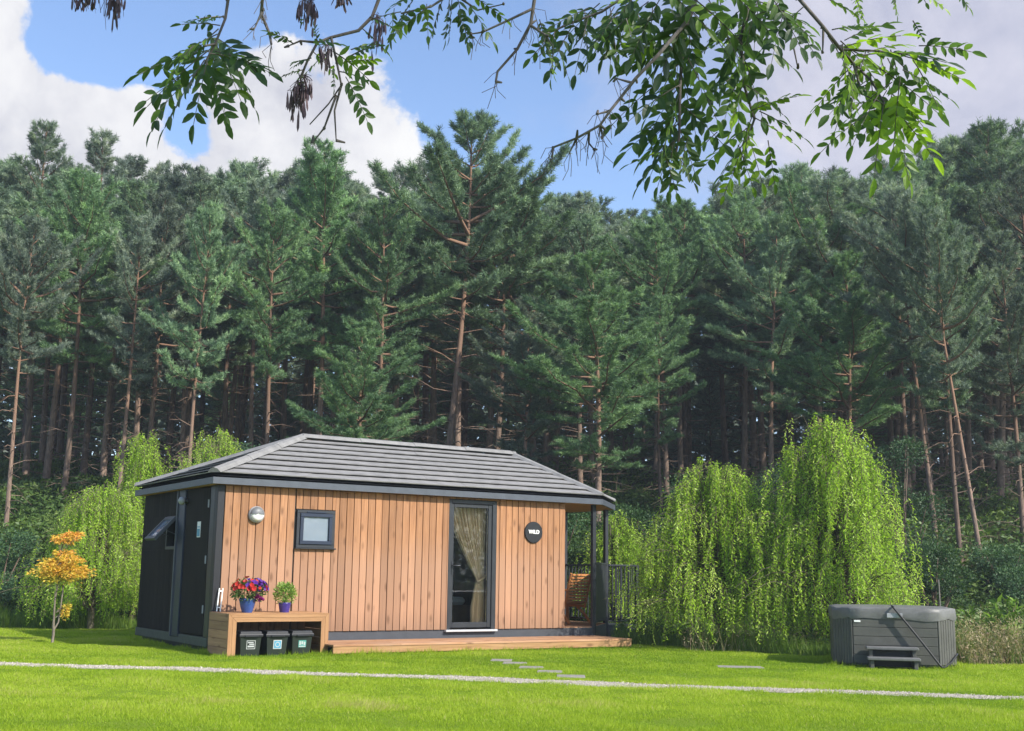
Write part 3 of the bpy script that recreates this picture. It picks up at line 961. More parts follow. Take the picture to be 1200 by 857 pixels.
def bin_(X, Y, rz, label, art):
    t = loc_thing('recycling_bin', label, 'bin', X, Y, 0, rz, 'recycling bins under the timber table')
    def ring(w0, d0, z): return [(-w0 / 2, -d0 / 2, z), (w0 / 2, -d0 / 2, z), (w0 / 2, d0 / 2, z), (-w0 / 2, d0 / 2, z)]
    def shell(levels):
        V = []; f = []
        for l in levels: V += ring(*l)
        for i in range(len(levels) - 1):
            for k in range(4): f.append((i * 4 + k, i * 4 + (k + 1) % 4, i * 4 + 4 + (k + 1) % 4, i * 4 + 4 + k))
        f += [(3, 2, 1, 0), tuple(range(len(V) - 4, len(V)))]
        return V, f
    mb = MB().add(*shell([(.265, .30, 0.0), (.275, .31, .02), (.315, .36, .285), (.318, .363, .29)]))
    mb.build('body', BINM, t)
    mb = MB().add(*shell([(.345, .385, .272), (.352, .392, .278), (.352, .392, .302), (.345, .385, .312), (.32, .36, .316), (.31, .35, .345), (.295, .335, .352)]))
    mb.box(-.10, .10, -.215, -.18, .27, .30, .006)
    mb.build('lid', BLACK, t)
    # label on the sloping front
    sl_ = math.atan2(.025, .265)
    M = Matrix.Translation((0.005, -.1700, .165)) @ Matrix.Scale(1.2, 4) @ Matrix.Rotation(sl_, 4, 'X')
    def patch(mb, a, b, c, d, k=0): mb.box(a, b, -.0035 - .002 * k, -.001 - .002 * k, c, d, 0, M)
    if art == 0:
        mb = MB(); patch(mb, -.055, .055, -.05, -.044); patch(mb, -.055, .055, .044, .05); patch(mb, -.055, -.049, -.044, .044); patch(mb, .049, .055, -.044, .044)
        patch(mb, -.04, .04, -.028, -.010); patch(mb, -.02, .04, .0, .012); patch(mb, -.04, .03, .02, .032)
        mb.build('label', LBLW, t)
    elif art == 1:
        mb = MB(); patch(mb, -.052, .052, -.052, .052); a = mb.build('label', LBLW, t)
        mb = MB(); patch(mb, -.042, .042, -.042, .042, 1); mb.build('label_field', LBLB, a)
        mb = MB(); 
        for k in range(16):
            q = 2 * math.pi * k / 16
            x, z = .026 * math.cos(q), .026 * math.sin(q)
            patch(mb, x - .005, x + .005, z - .005, z + .005, 2)
        mb.build('label_mark', LBLW, a)
    else:
        mb = MB(); patch(mb, -.05, .05, -.042, .042); a = mb.build('label', LBLG, t)
        mb = MB(); patch(mb, -.042, .042, -.036, -.026, 1); patch(mb, -.04, -.02, -.015, .03, 1); patch(mb, -.012, .008, -.005, .03, 1); patch(mb, .018, .038, -.015, .022, 1)
        mb.build('label_mark', LBLW, a)
bin_(0.27, -0.70, 0.03, 'black lidded recycling bin with outlined white label, next to the black end wall', 0)
bin_(0.66, -0.74, -0.02, 'black lidded recycling bin with square blue and white label, between the other two', 1)
bin_(1.05, -0.69, 0.05, 'black lidded recycling bin with teal green label, next to the deck', 2)

FLW = leafmat('petunia petals', [(0.0, (0.42, 0.015, 0.02)), (0.33, (0.55, 0.05, 0.03)), (0.36, (0.40, 0.02, 0.15)), (0.60, (0.20, 0.03, 0.24)), (0.64, (0.08, 0.02, 0.22)), (1.0, (0.13, 0.03, 0.32))], 0.25, tl=1.0)
FLEAF = leafmat('petunia leaves', [(0, (0.04, 0.09, 0.02)), (1, (0.12, 0.20, 0.045))], 0.3)
HERB = leafmat('herb leaves', [(0, (0.09, 0.18, 0.03)), (0.6, (0.24, 0.38, 0.06)), (1, (0.42, 0.52, 0.18))], 0.35)
def pot(name, label, X, Y, Z, prof, m, soil_z, soil_r):
    t = loc_thing(name, label, 'plant pot', X, Y, Z)
    MB().lathe(prof, 32).build('pot', m, t)
    MB().lathe([(soil_r, soil_z - .01), (soil_r, soil_z), (.001, soil_z + .005)], 24).build('soil', SOIL, t)
    return t
def flowers():
    t = pot('petunia_pot', 'blue glazed pot of red and purple petunias on the timber table', 0.30, -0.60, 0.602,
            [(.07, 0), (.075, .01), (.098, .08), (.115, .15), (.122, .18), (.125, .195), (.116, .2), (.108, .18), (.09, .12)], POTB, .175, .11)
    r = np.random.default_rng(3)
    n = 900
    d = nrm(r.normal(size=(n, 3)) * [1.15, .9, .8] + [0, 0, .25])
    P = d * (r.uniform(0.2, 1, n)[:, None] ** .5) * [.26, .2, .17] + [0.01, 0, .31]
    P[:, 2] = np.maximum(P[:, 2], .16 + .02 * r.random(n))
    me = soup_mesh('foliage', leaf_quads(P, d + r.normal(size=(n, 3)) * .6, r.uniform(.03, .06, n), r.uniform(.018, .03, n), .1, r), 4, r.random(n), FLEAF)
    link(bpy.data.objects.new('foliage', me), t)
    st = MB()
    for k in range(26):
        e = P[k * 7]
        st.tube([(0, 0, .17), tuple(e * .6 + np.array([0, 0, .08])), tuple(e)], .003, 4)
    st.build('stem', plain('stems', (.06, .1, .03), .7), t)
    # trumpet flowers: five petal discs
    nf = 62
    tri = []; tint = []
    for k in range(nf):
        dd = nrm(np.array([r.normal() * 1.1, r.normal() * .8 - .5, abs(r.normal()) * .8 + .1]))
        c = dd * np.array([.285, .22, .19]) * r.uniform(.88, 1.08) + np.array([0.01, 0, .32])
        if r.random() < .18: c = np.array([.10 + r.normal() * .05, -.16, .17 + r.random() * .08]); tt = .5
        else: tt = r.uniform(0, .34) if c[0] < -.03 + r.normal() * .12 else (r.uniform(.65, 1) if r.random() < .75 else r.uniform(0, .3))
        a = nrm(np.cross(dd, [0.3, .2, 1])); b = np.cross(dd, a)
        R1 = r.uniform(.028, .042)
        k2 = 10
        for j in range(k2):
            q0, q1 = 2 * math.pi * j / k2, 2 * math.pi * (j + 1) / k2
            s0 = R1 * (1 + .12 * math.cos(5 * q0)); s1 = R1 * (1 + .12 * math.cos(5 * q1))
            tri += [c - dd * .022, c + (a * math.cos(q0) + b * math.sin(q0)) * s0, c + (a * math.cos(q1) + b * math.sin(q1)) * s1]
            tint.append(tt)
    me = soup_mesh('blossom', np.array(tri), 3, np.array(tint), FLW)
    link(bpy.data.objects.new('blossom', me), t)
    t = pot('herb_pot', 'indigo pot of pale green leafy herbs on the timber table', 0.88, -0.58, 0.602,
            [(.066, 0), (.07, .01), (.083, .08), (.092, .128), (.094, .14), (.086, .143), (.08, .125)], POTP, .12, .078)
    n = 1100
    d = nrm(r.normal(size=(n, 3)) * [1, .9, .9] + [0, 0, .3])
    P = d * (r.uniform(0.1, 1, n)[:, None] ** .5) * [.165, .14, .17] + [0, 0, .265]
    P[:, 2] = np.maximum(P[:, 2], .12)
    me = soup_mesh('foliage', leaf_quads(P, d * .8 + [0, 0, .4] + r.normal(size=(n, 3)) * .5, r.uniform(.025, .05, n), r.uniform(.013, .022, n), .1, r), 4, r.random(n), HERB)
    link(bpy.data.objects.new('foliage', me), t)
    st = MB()
    for k in range(24): st.tube([(0, 0, .12), tuple(P[k * 9] * .5 + np.array([0, 0, .1])), tuple(P[k * 9])], .0025, 4)
    st.build('stem', plain('herb stems', (.09, .14, .04), .7), t)
    # folded white slats leaning on the wall
    t = loc_thing('folding_rack', 'narrow folded white rack leaning on the wall behind the petunias', 'rack', 0.045, -0.12, 0.603)
    for dx in (-.026, .026):
        mb = MB(); M = Matrix.Translation((dx, 0, 0)) @ Matrix.Rotation(R_(7), 4, 'Y') @ Matrix.Rotation(R_(-9), 4, 'X')
        mb.box(-.008, .008, -.008, .008, 0, .34, .002, M)
        mb.build('slat', WHITE, t)
    M = Matrix.Rotation(R_(7), 4, 'Y') @ Matrix.Rotation(R_(-9), 4, 'X')
    for z in (.05, .29): MB().box(-.026, .026, -.006, .006, z, z + .016, 0, M).build('crossbar', WHITE, t)
flowers()

# ------------------------------------------------------------------ hot tub
def hot_tub():
    rz = R_(-13)
    c = (5.58, 17.75)
    t = thing('hot_tub', 'grey panelled hot tub under a buckled grey vinyl cover', 'hot tub', (c[0], c[1], 0), rz)
    t.scale = (.86, .86, .89)
    S, k = 0.965, 0.30
    def octo(s, kk): return [(-s + kk, -s), (s - kk, -s), (s, -s + kk), (s, s - kk), (s - kk, s), (-s + kk, s), (-s, s - kk), (-s, -s + kk)]
    O = octo(S, k)
    mb = MB()
    # flat faces as horizontal boards, corners as upright ribs
    for i in range(8):
        p, q = np.array(O[i]), np.array(O[(i + 1) % 8])
        d = np.linalg.norm(q - p); a = math.atan2(*(q - p)[::-1])
        M = Matrix.Translation((p[0], p[1], 0)) @ Matrix.Rotation(a, 4, 'Z')
        if i % 2 == 0:
            for j in range(5):
                z0 = .05 + .70 * j / 5; z1 = .05 + .70 * (j + 1) / 5
                mb.box(.012, d - .012, 0.0, .03, z0 + .003, z1 - .003, .005, M)
        else:
            for j in range(7):
                mb.box(.006 + (d - .012) * j / 7 + .002, .006 + (d - .012) * (j + 1) / 7 - .002, -.006, .03, .05, .75, .006, M)
    mb.prism(octo(S - .02, k), .03, .752)
    mb.build('cabinet', TUBM, t)
    MB().prism(octo(S - .06, k), -.01, .05).build('base', BLACK, t)
    # cover: softly sagging vinyl with a skirt
    n = 56
    V = []; f = []
    levels = [(S + .012, .735, 0), (S + .020, .79, 1), (S + .018, .83, 1), (S + .018, .90, 1), (S + .010, .912, 0), (S - .06, .922, 0), (.4, .935, 0), (.02, .94, 0)]
    r = random.Random(4)
    for li, (s, z, wv) in enumerate(levels):
        for j in range(n):
            O2 = octo(s, k * s / S)
            u = j / n * 8; i = int(u); fr = u - i
            p = np.array(O2[i]) * (1 - fr) + np.array(O2[(i + 1) % 8]) * fr
            dz = .010 * math.sin(u * 5 + li * 1.3) + .006 * math.sin(u * 13 + li)
            if li == 0: dz *= 1.5
            if wv: p = p * (1 + .006 * math.sin(u * 9 + li * 2.1))
            V.append((p[0], p[1], z + dz * (1 if li < 5 else .3)))
    for li in range(len(levels) - 1):
        for j in range(n): f.append((li * n + j, li * n + (j + 1) % n, (li + 1) * n + (j + 1) % n, (li + 1) * n + j))
    f.append(tuple(range((len(levels) - 1) * n, len(levels) * n)))
    cv = MB().add(V, f, True).build('cover', TUBC, t)
    # centre seam flap and handle strap
    MB().box(-.12, .12, -S - .056, -S - .048, .765, .835, .003).build('flap', GREYM, cv)
    MB().box(-S + .33, -S + .43, -S - .012, -S - .003, .685, .715, .003).build('badge', WHITE, t)
    # cover lifter: bent black bar
    mb = MB().tube([(-.02, -S - .07, .93), (.20, -S - .075, .66), (.42, -S - .08, .38), (.66, -S - .09, .06), (.69, -S - .09, .035), (.73, -S - .06, .03), (.86, -S + .10, .10), (.98, -S + .30, .22)], .016, 10)
    mb.tube([(-.02, -S - .07, .93), (-.03, -S + .06, .945)], .016, 10)
    mb.build('cover_lifter', BLACK, t)
    # two tread step
    s = thing('tub_step', 'grey two tread step set against the front of the hot tub', 'steps', (0, 0, 0), rz)
    lx, ly = -.06, -S * .86 - .31
    s.location = (c[0] + lx * math.cos(rz) - ly * math.sin(rz), c[1] + lx * math.sin(rz) + ly * math.cos(rz), 0)
    wd = .345
    for z, y0, y1 in ((.12, -.14, .10), (.25, .06, .28)):
        MB().box(-wd, wd, y0, y1, z, z + .04, .008).build('tread', TUBC, s)
    for sx in (-wd + .06, wd - .06):
        MB().box(sx - .025, sx + .025, -.11, .08, 0, .119, .004).box(sx - .0245, sx + .0245, .10, .27, 0, .249, .004).build('side_frame', TUBM, s)
    MB().box(-wd + .09, wd - .09, .20, .22, .02, .245).build('back_panel', BLACK, s)
hot_tub()

# ------------------------------------------------------------------ willows
WLEAF = leafmat('willow leaves', [(0, (0.17, 0.27, 0.018)), (0.5, (0.36, 0.545, 0.045)), (1, (0.62, 0.74, 0.20))], 0.5, 0.45, 0.35, tl=1.4)
WBARK = bark('willow bark', (0.09, 0.075, 0.05), (0.17, 0.15, 0.10))
def limb_pts(p0, p1, rise, n=7):
    out = []
    for i in range(n + 1):
        t = i / n
        p = p0 * (1 - t) + p1 * t
        p = p + np.array([0, 0, rise * math.sin(math.pi * t * .85)])
        out.append(p)
    return out
def willow(px, py, y, py_top, Rx, label, seed, n_spray=150, strands=900, skirt=.06, peak=.55, Ry=None, lead=4):
    """weeping tree: leaders, arching sprays out to a dome, hanging leafy strands from every spray"""
    r = np.random.default_rng(seed)
    Ry = Ry or Rx
    b = at(px, py, y)
    z0 = float(terrain(b[0], b[1]))
    H = float(at(px, py_top, y)[2]) - z0
    t = thing('weeping_willow', label, 'tree', (b[0], b[1], z0), 0, 'weeping willows around the lawn')
    tr = MB()
    lean = r.normal(0, .08, 2)
    def axis(z): return np.array([lean[0] * z / H + .05 * math.sin(z * 2 + seed), lean[1] * z / H, z])
    tr.tube([tuple(axis(z)) for z in np.linspace(-.1, H * .93, 9)], list(np.linspace(.075, .012, 9)), 8)
    for k in range(4):
        q = r.uniform(0, 6.28)
        a_ = axis(H * r.uniform(.06, .25)); e = np.array([math.cos(q) * Rx * .45, math.sin(q) * Ry * .45, H * r.uniform(.6, .82)])
        tr.tube([tuple(p) for p in limb_pts(a_, e, .06 * H)], list(np.linspace(.04, .010, 8)), 6)
    clump = r.normal(size=(9, 3)) * [Rx * .6, Ry * .6, H * .25] + [0, 0, H * .6]
    sprays = []
    for k in range(n_spray):
        zf = 1 - r.random() * .82                    # height of the spray's crest, as a share of H
        if k < lead + 6: zf = r.uniform(.90, 1.0)
        rad = (1 - zf ** 1.6) ** (peak + .04)                        # dome
        q = r.uniform(0, 6.28)
        rf = max(rad, .26 if k < lead + 6 else 0) * r.uniform(.38, 1.15) * (1 + .20 * math.sin(3 * q + seed + 3 * zf) + .14 * math.sin(5 * q + 2 * seed + 5 * zf)) + .05
        e = np.array([math.cos(q) * rf * Rx, math.sin(q) * rf * Ry, zf * H * r.uniform(.95, 1.0)])
        a_ = axis(max(.2 * H, zf * H * r.uniform(.55, .82)))
        a_ = a_ * .6 + np.array([e[0], e[1], a_[2]]) * .4 * r.random()
        ps = limb_pts(a_, e, .05 * H + .10 * H * r.random(), 6)
        tip = ps[-1] + np.array([math.cos(q), math.sin(q), -.5]) * r.choice([.14, .2, .38])
        ps.append(tip)
        tr.tube([tuple(p) for p in ps], list(np.linspace(.012, .003, len(ps))), 4, cap=False)
        sprays.append((ps, q, r.normal(0, .15)))
    P = []; D = []; T = []
    for k in range(strands):
        ps, q, tn = sprays[r.integers(0, len(sprays))]
        x = r.uniform(.35, 1) ** .6 * (len(ps) - 1.001); i = int(x); p = ps[i] * (1 - x + i) + ps[i + 1] * (x - i)
        room = p[2] - skirt * H * r.uniform(.3, 1.8)
        ln = min(max(.18, room), r.uniform(.2, .62) * (.5 + .28 * H))
        step = .025
        m_ = max(4, int(ln / step))
        tt = np.arange(m_) * step
        ow = r.uniform(.03, .16)
        qq = q + r.normal(0, .7)
        hx = ow * (1 - np.exp(-tt / .15))
        sw = r.normal(0, .05, 2)
        Q = p + np.stack([math.cos(qq) * hx + sw[0] * tt, math.sin(qq) * hx + sw[1] * tt, -tt + .10 * np.exp(-tt / .1) * (tt > 0)], 1)
        Q[:, 2] = np.maximum(Q[:, 2], .03)
        sk = Q[::9]
        if len(sk) > 1: tr.tube([tuple(a_) for a_ in sk], .003, 3, cap=False)
        P.append(Q)
        g = r.uniform(0, 6.28, m_)
        D.append(np.stack([np.cos(g) * .85, np.sin(g) * .85, -.6 + r.normal(0, .35, m_)], 1))
        T.append(np.full(m_, .45 + tn + r.normal(0, .08)) + r.normal(0, .13, m_))
    P = np.concatenate(P); D = np.concatenate(D); T = np.concatenate(T)
    n = len(P)
    tr.build('trunk', WBARK, t)
    me = soup_mesh('crown', leaf_quads(P, D, r.uniform(.045, .085, n), r.uniform(.014, .022, n), .12, r), 4, np.clip(T, 0, 1), WLEAF)
    link(bpy.data.objects.new('crown', me), t)
    return t
willow(845, 764, 21.0, 548, 1.48, 'broad lower weeping willow standing right beside the porch landing', 21, 400, 2100)
willow(983, 766, 20.2, 498, 1.28, 'tallest bright green weeping willow standing behind the hot tub', 22, 410, 2150, peak=.5, lead=6)
willow(108, 738, 24.2, 572, 1.30, 'weeping willow behind the little orange maple, left of the cabin', 23, 300, 1650)
willow(155, 736, 25.2, 512, .66, 'slim upright weeping willow tucked close behind the black end wall', 24, 200, 1400, lead=3)
willow(240, 730, 27.2, 508, 1.15, 'weeping willow whose top shows over the left end of the cabin roof', 25, 190, 1000, lead=5)
willow(724, 735, 25.3, 606, .80, 'small weeping willow seen through and beside the porch posts', 26, 200, 1300)

# ------------------------------------------------------------------ little orange maple
def maple():
    b = ground_at(61, 754)
    t = thing('japanese_maple', 'little Japanese maple with tiers of orange leaves on two thin stems', 'tree', (b[0], b[1], 0), .3)
    r = np.random.default_rng(8)
    tr = MB()
    tr.tube([(0, 0, -.03), (.01, 0, .15), (.0, 0, .28), (-.01, .02, .7), (.03, .0, 1.1), (.02, 0, 1.45)], [.024, .022, .019, .014, .011, .006], 8)
    tr.tube([(.005, 0, .2), (.07, .01, .33), (.09, 0, .6), (.10, .02, .9), (.2, 0, 1.15)], [.016, .013, .012, .010, .006], 7)
    pads = [(-.02, .0, 1.03, .30, .055), (.10, .05, 1.13, .42, .05), (-.12, -.05, 1.16, .33, .05), (.22, .02, 1.20, .33, .045), (.0, 0, 1.27, .36, .05), (-.16, .08, 1.30, .22, .04), (.12, -.08, 1.36, .30, .04), (.30, .0, 1.10, .2, .035), (.05, 0, 1.45, .17, .04), (.08, 0, 1.71, .24, .035), (.0, .02, 1.64, .16, .03), (.16, 0, 1.76, .14, .03),
            (.14, 0, .56, .08, .05), (.13, .02, .48, .06, .04)]
    tr.tube([(.02, 0, 1.45), (.04, 0, 1.58), (.08, 0, 1.70)], [.006, .005, .003], 5)
    P = []; D = []; T = []
    for (x, y, z, R1, h) in pads:
        R1 *= .84; h *= .62; x = x * .9 + .04
        k = int(800 * R1)
        q = r.uniform(0, 6.28, k); rr = R1 * np.sqrt(r.random(k)) * (1 + .3 * np.sin(3 * q + x * 40) + .2 * np.sin(5 * q + z * 30))
        p = np.stack([x + np.cos(q) * rr, y + np.sin(q) * rr * .8, z + r.normal(0, h, k) - .12 * (rr / R1) ** 2 * R1], 1)
        for _ in range(5):
            e = p[r.integers(0, k)]
            s = np.array([.02, 0, min(z - .08, 1.4)])
            tr.tube([tuple(s), tuple((s + e) / 2 + np.array([0, 0, .03])), tuple(e)], [.005, .004, .002], 4)
        P.append(p); D.append(np.stack([np.cos(q) * .8, np.sin(q) * .8, r.normal(-.25, .35, k)], 1))
        T.append(np.clip((.18 if z < 1.08 and z > .9 else .55) + r.normal(0, .2, k) + (z - 1.2) * .3, 0, 1))
    P = np.concatenate(P); D = np.concatenate(D); T = np.concatenate(T)
    # a maple leaf as three lobes
    PP = np.repeat(P, 3, 0)
    DD = np.repeat(nrm(D), 3, 0) + r.normal(0, .55, (len(PP), 3)) * [1, 1, .4]
    n = len(PP)
    m = leafmat('maple leaves', [(0, (0.42, 0.42, 0.05)), (0.45, (0.82, 0.60, 0.09)), (0.8, (0.86, 0.50, 0.11)), (1, (0.76, 0.32, 0.09))], 0.4, tl=1.1)
    tr.build('trunk', bark('maple bark', (.10, .08, .06), (.24, .21, .17)), t)
    me = soup_mesh('crown', leaf_quads(PP, DD, r.uniform(.04, .07, n), r.uniform(.012, .02, n), .1, r), 4, np.repeat(T, 3), m)
    link(bpy.data.objects.new('crown', me), t)
maple()

# ------------------------------------------------------------------ pines
PINE = leafmat('pine needles', [(0, (0.072, 0.102, 0.088)), (0.55, (0.17, 0.225, 0.172)), (1, (0.37, 0.43, 0.295))], 0.27, 0.5, 0.3, objvar=0.34, hue=(0.85, 1.22, 0.62), tl=1.25)
PINEB = leafmat('fresh pine needles', [(0, (0.06, 0.11, 0.06)), (0.55, (0.15, 0.26, 0.125)), (1, (0.30, 0.44, 0.20))], 0.3, 0.5, 0.3, tl=1.25)  # greener needles, with the sun patches on these crowns put into the colour
PBARK = bark('pine bark', (0.10, 0.075, 0.06), (0.27, 0.19, 0.145), (0.25, 0.15, 0.10), 5.0)
def pine_meshes(seed, H=14.0, cb=0.45, R=2.3, dense=1.0, spire=0.0, bend=0.25, dead=30):
    r = np.random.default_rng(seed)
    tr = MB()
    ph = r.uniform(0, 6.28); amp = r.uniform(.3, 1) * bend
    def axis(z):
        s = z / H
        return np.array([amp * math.sin(3.2 * s + ph) - amp * math.sin(ph), amp * math.cos(2.6 * s + ph) - amp * math.cos(ph), z])
    zs = np.linspace(-.6, H * .99, 14)
    tr.tube([tuple(axis(z)) for z in zs], [.142 * (1 - .86 * max(z, 0) / H) + (.04 if z < .3 else 0) for z in zs], 8)
    for k in range(dead):                      # dead branches below the crown
        z = (.03 + r.random() * max(.05, cb)) * H
        q = r.uniform(0, 6.28); L = r.uniform(.4, 1.7)
        a = axis(z); d = np.array([math.cos(q), math.sin(q), r.uniform(-.25, .35)])
        m1 = a + d * L * .5 + r.normal(0, .06, 3); e = a + d * L + np.array([0, 0, r.uniform(-.3, .1)])
        tr.tube([tuple(a), tuple(m1), tuple(e)], [.022, .015, .005], 4, cap=False)
        if r.random() < .6:
            e2 = m1 + nrm(d + r.normal(0, .6, 3)) * L * .5
            tr.tube([tuple(m1), tuple(e2)], [.010, .004], 3, cap=False)
    C = []; TD = []; TT = []
    zb = cb * H
    z = zb
    while z < H * .975:
        t = (z - zb) / (H - zb)
        nb = r.integers(3, 6)
        q0 = r.uniform(0, 6.28)
        prof = (0.62 + .38 * math.sin(math.pi * min(1, t * 1.1 + .10))) * (1 - t ** 3.4) + .13
        prof *= .5 + .5 * min(1, t * 4.5)
        if spire: prof = (1 - t) ** .7 * 1.0 + .08
        for k in range(nb):
            q = q0 + 2 * math.pi * k / nb + r.normal(0, .3)
            L = 1.2 * R * prof * r.uniform(.45, 1.15) * (1 + .2 * math.sin(2 * q + .9 * z + seed) + .12 * math.sin(3 * q - 1.7 * z))
            if t < .25 and r.random() < .25: continue
            el = -.05 + .85 * t + r.normal(0, .12)
            if el > 0: L = min(L, max(.25, (H - z) * .92 / (math.sin(el) + .28)))
            d = np.array([math.cos(q) * math.cos(el), math.sin(q) * math.cos(el), math.sin(el)])
            a = axis(z)
            npt = 5
            bt = r.normal(0, 1.0)
            sag = r.uniform(-.05, .12) * L
            pts = [a + d * L * u + np.array([0, 0, .20 * L * u ** 2.5 - sag * math.sin(math.pi * u)]) + r.normal(0, .03 * L, 3) * u for u in np.linspace(0, 1, npt)]
            tr.tube([tuple(p) for p in pts], list(np.linspace(.012 + .016 * L, .006, npt)), 4, cap=False)
            pts = np.array(pts)
            side = nrm(np.cross(d, [0, 0, 1.0]))
            nt = max(6, int(L * 19 * dense))
            for j in range(nt):
                u = 1 - .80 * ((j + r.random()) / nt) ** 1.25
                x = u * (npt - 1); i = min(int(x), npt - 2); p = pts[i] * (1 - x + i) + pts[i + 1] * (x - i)
                sgn = 1 if j % 2 else -1
                td = nrm(d * r.uniform(.35, .9) + side * sgn * r.uniform(.3, 1.1) + np.array([0, 0, r.uniform(.05, .65)]))
                tl = (.22 + .40 * r.random()) * (1.15 - .5 * u) * (0.6 + .25 * min(L, 2))
                for v in (.45, .75, 1.0):
                    C.append(p + td * tl * v); TD.append(td); TT.append(v + bt)
            for v in (.85, 1.0):
                C.append(pts[-2] * (1 - v) + pts[-1] * v); TD.append(d); TT.append(1)
        z += r.uniform(.36, .62) * (1.0 if t < .8 else .75)
    # leader
    top = axis(H)
    for v in np.linspace(-.7, 0, 6): C.append(top + [0, 0, v]); TD.append(np.array([0, 0, 1.])); TT.append(1)
    C = np.array(C); TD = np.array(TD); TT = np.array(TT)
    nb = 13
    n = len(C) * nb
    P = np.repeat(C, nb, 0) + r.normal(0, .03, (n, 3))
    D = np.repeat(TD, nb, 0) * .75 + nrm(r.normal(size=(n, 3))) * .85 + [0, 0, .22]
    Lb = r.uniform(.10, .22, n)
    tuft = np.repeat(r.normal(0, .16, len(C)) + .12 * (TT - .7), nb)
    tint = np.clip(.48 + tuft + r.normal(0, .13, n), 0, 1)
    me = soup_mesh('crown', blades(P, D, Lb, r.uniform(.016, .030, n), r), 3, tint, PINE)
    to = tr.build('trunk', PBARK)
    tm = to.data
    bpy.data.objects.remove(to)
    return tm, me
VAR = [pine_meshes(101, cb=.46, R=2.3), pine_meshes(102, cb=.40, R=2.0), pine_meshes(103, cb=.52, R=2.5, bend=.45), pine_meshes(104, cb=.44, R=2.2, bend=.4),
       pine_meshes(105, cb=.34, R=2.5, dense=1.1), pine_meshes(106, cb=.26, R=2.7, dense=1.1, bend=.5), pine_meshes(107, cb=.42, R=1.9, spire=1.0), pine_meshes(108, cb=.50, R=3.1, bend=.35, dead=45, dense=1.35), pine_meshes(109, cb=.05, R=2.4, dense=.8, dead=6, spire=1.0), pine_meshes(110, cb=.12, R=2.6, dense=.8, dead=10)]
WOOD_LABEL = 'Scots pine crowded among its neighbours in the wood behind the cabin'
def pine(x, y, H, v, label=None, lean=0.0, rz=None, wide=1.0, sunlit_green=False):
    t = thing('pine_tree', label or WOOD_LABEL, 'tree', (x, y, float(terrain(x, y)) - .05), random.uniform(0, 6.28) if rz is None else rz, 'pines of the wood behind the cabin')
    if lean: t.rotation_euler = (0, lean, 0)
    s = H / 14.0
    t.scale = (s * wide, s * wide, s)
    link(bpy.data.objects.new('trunk', VAR[v][0]), t)
    cr = link(bpy.data.objects.new('crown', VAR[v][1]), t)
    if sunlit_green:
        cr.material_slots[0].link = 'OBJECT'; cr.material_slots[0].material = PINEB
    return t
SKX = [-200, 0, 30, 60, 95, 130, 175, 230, 300, 355, 410, 460, 500, 525, 560, 600, 640, 690, 740, 800, 870, 930, 985, 1040, 1090, 1130, 1180, 1240, 1400]
SKY = [180, 172, 156, 188, 170, 198, 190, 190, 187, 187, 204, 192, 180, 165, 175, 190, 216, 217, 228, 222, 205, 195, 190, 190, 180, 155, 142, 150, 160]
def top_h(px, py, x, y):
    """tree height so that its tip shows at photo row py"""
    p = at(px, py, y)
    return float(p[2] - terrain(x, y))
placed = []
def px_of(x, y):
    # photo column of a point at eye level (approximate enough for planning)
    return 600 + F * x / (y * math.cos(PITCH) )
def spot(px, y): return float(at(px, 560, y)[0])
NAMED = [  # photo column, distance, tip row, variant, lean, width, label
    (520, 34.0, 136, 7, .02, 1.0, 'tallest dark Scots pine with reddish forked trunk rising above the cabin roof'),
    (30, 39.5, 143, 6, 0, 1.0, 'tall Scots pine with the highest tip near the left edge'),
    (97, 41.0, 158, 6, 0, 1.0, 'Scots pine with a feathery spire against the cloud, second tip from the left'),
    (12, 30.5, 255, 2, .03, .8, 'slim reddish pine trunk at the left edge beside the dark shrubs'),
    (222, 31.5, 235, 3, 0, .75, 'thin bare trunked pine rising behind the roof of the left-hand willows'),
    (312, 32.5, 240, 0, 0, .9, 'pine with stout reddish lower trunk above the left end of the roof ridge'),
    (425, 30.0, 375, 5, 0, 1.35, 'low spreading pine with drooping green boughs just over the roof ridge'),
    (700, 31.0, 300, 5, -.03, 1.3, 'pine with wide bright green lower boughs above the porch'),
    (775, 33.5, 345, 4, 0, .9, 'lighter green pine with a pointed tip, just right of the porch'),
    (990, 32.0, 300, 5, .02, 1.15, 'bushy bright green pine directly behind the tallest willow'),
    (905, 35.0, 255, 4, 0, 1.0, 'rounded grey green pine between the two right-hand willows'),
    (1095, 29.5, 225, 2, -.05, .8, 'straight bare pine trunk nearest the hot tub with a high crown'),
    (1122, 28.6, 235, 3, -.07, .75, 'second bare pine trunk behind the hot tub, leaning to the left'),
    (1148, 27.6, 245, 2, -.09, .7, 'strongly leaning bare pine trunk behind the dry grass'),
    (1180, 38.5, 141, 4, 0, 1.1, 'tall dense Scots pine with the highest tip near the right edge'),
    (1195, 31.0, 270, 5, 0, .9, 'dark low branched pine at the right edge above the dry grass'),
    (1065, 34.0, 205, 0, 0, 1.0, 'dark pine with a rounded top right of the tallest willow'),
    (610, 33.0, 350, 5, .02, 1.1, 'low dark green pine behind the right end of the roof ridge'),
    (140, 33.0, 250, 0, 0, .8, 'thin pine with a bare trunk above the slim upright willow'),
    (370, 36.0, 172, 1, 0, 1.0, 'Scots pine tip against white cloud above the left half of the roof'),
]
for (px, y, py, v, lean, wd, lab) in NAMED:
    x = spot(px, y)
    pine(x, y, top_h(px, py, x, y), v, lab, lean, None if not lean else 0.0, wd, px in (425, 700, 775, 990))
    placed.append((x, y))
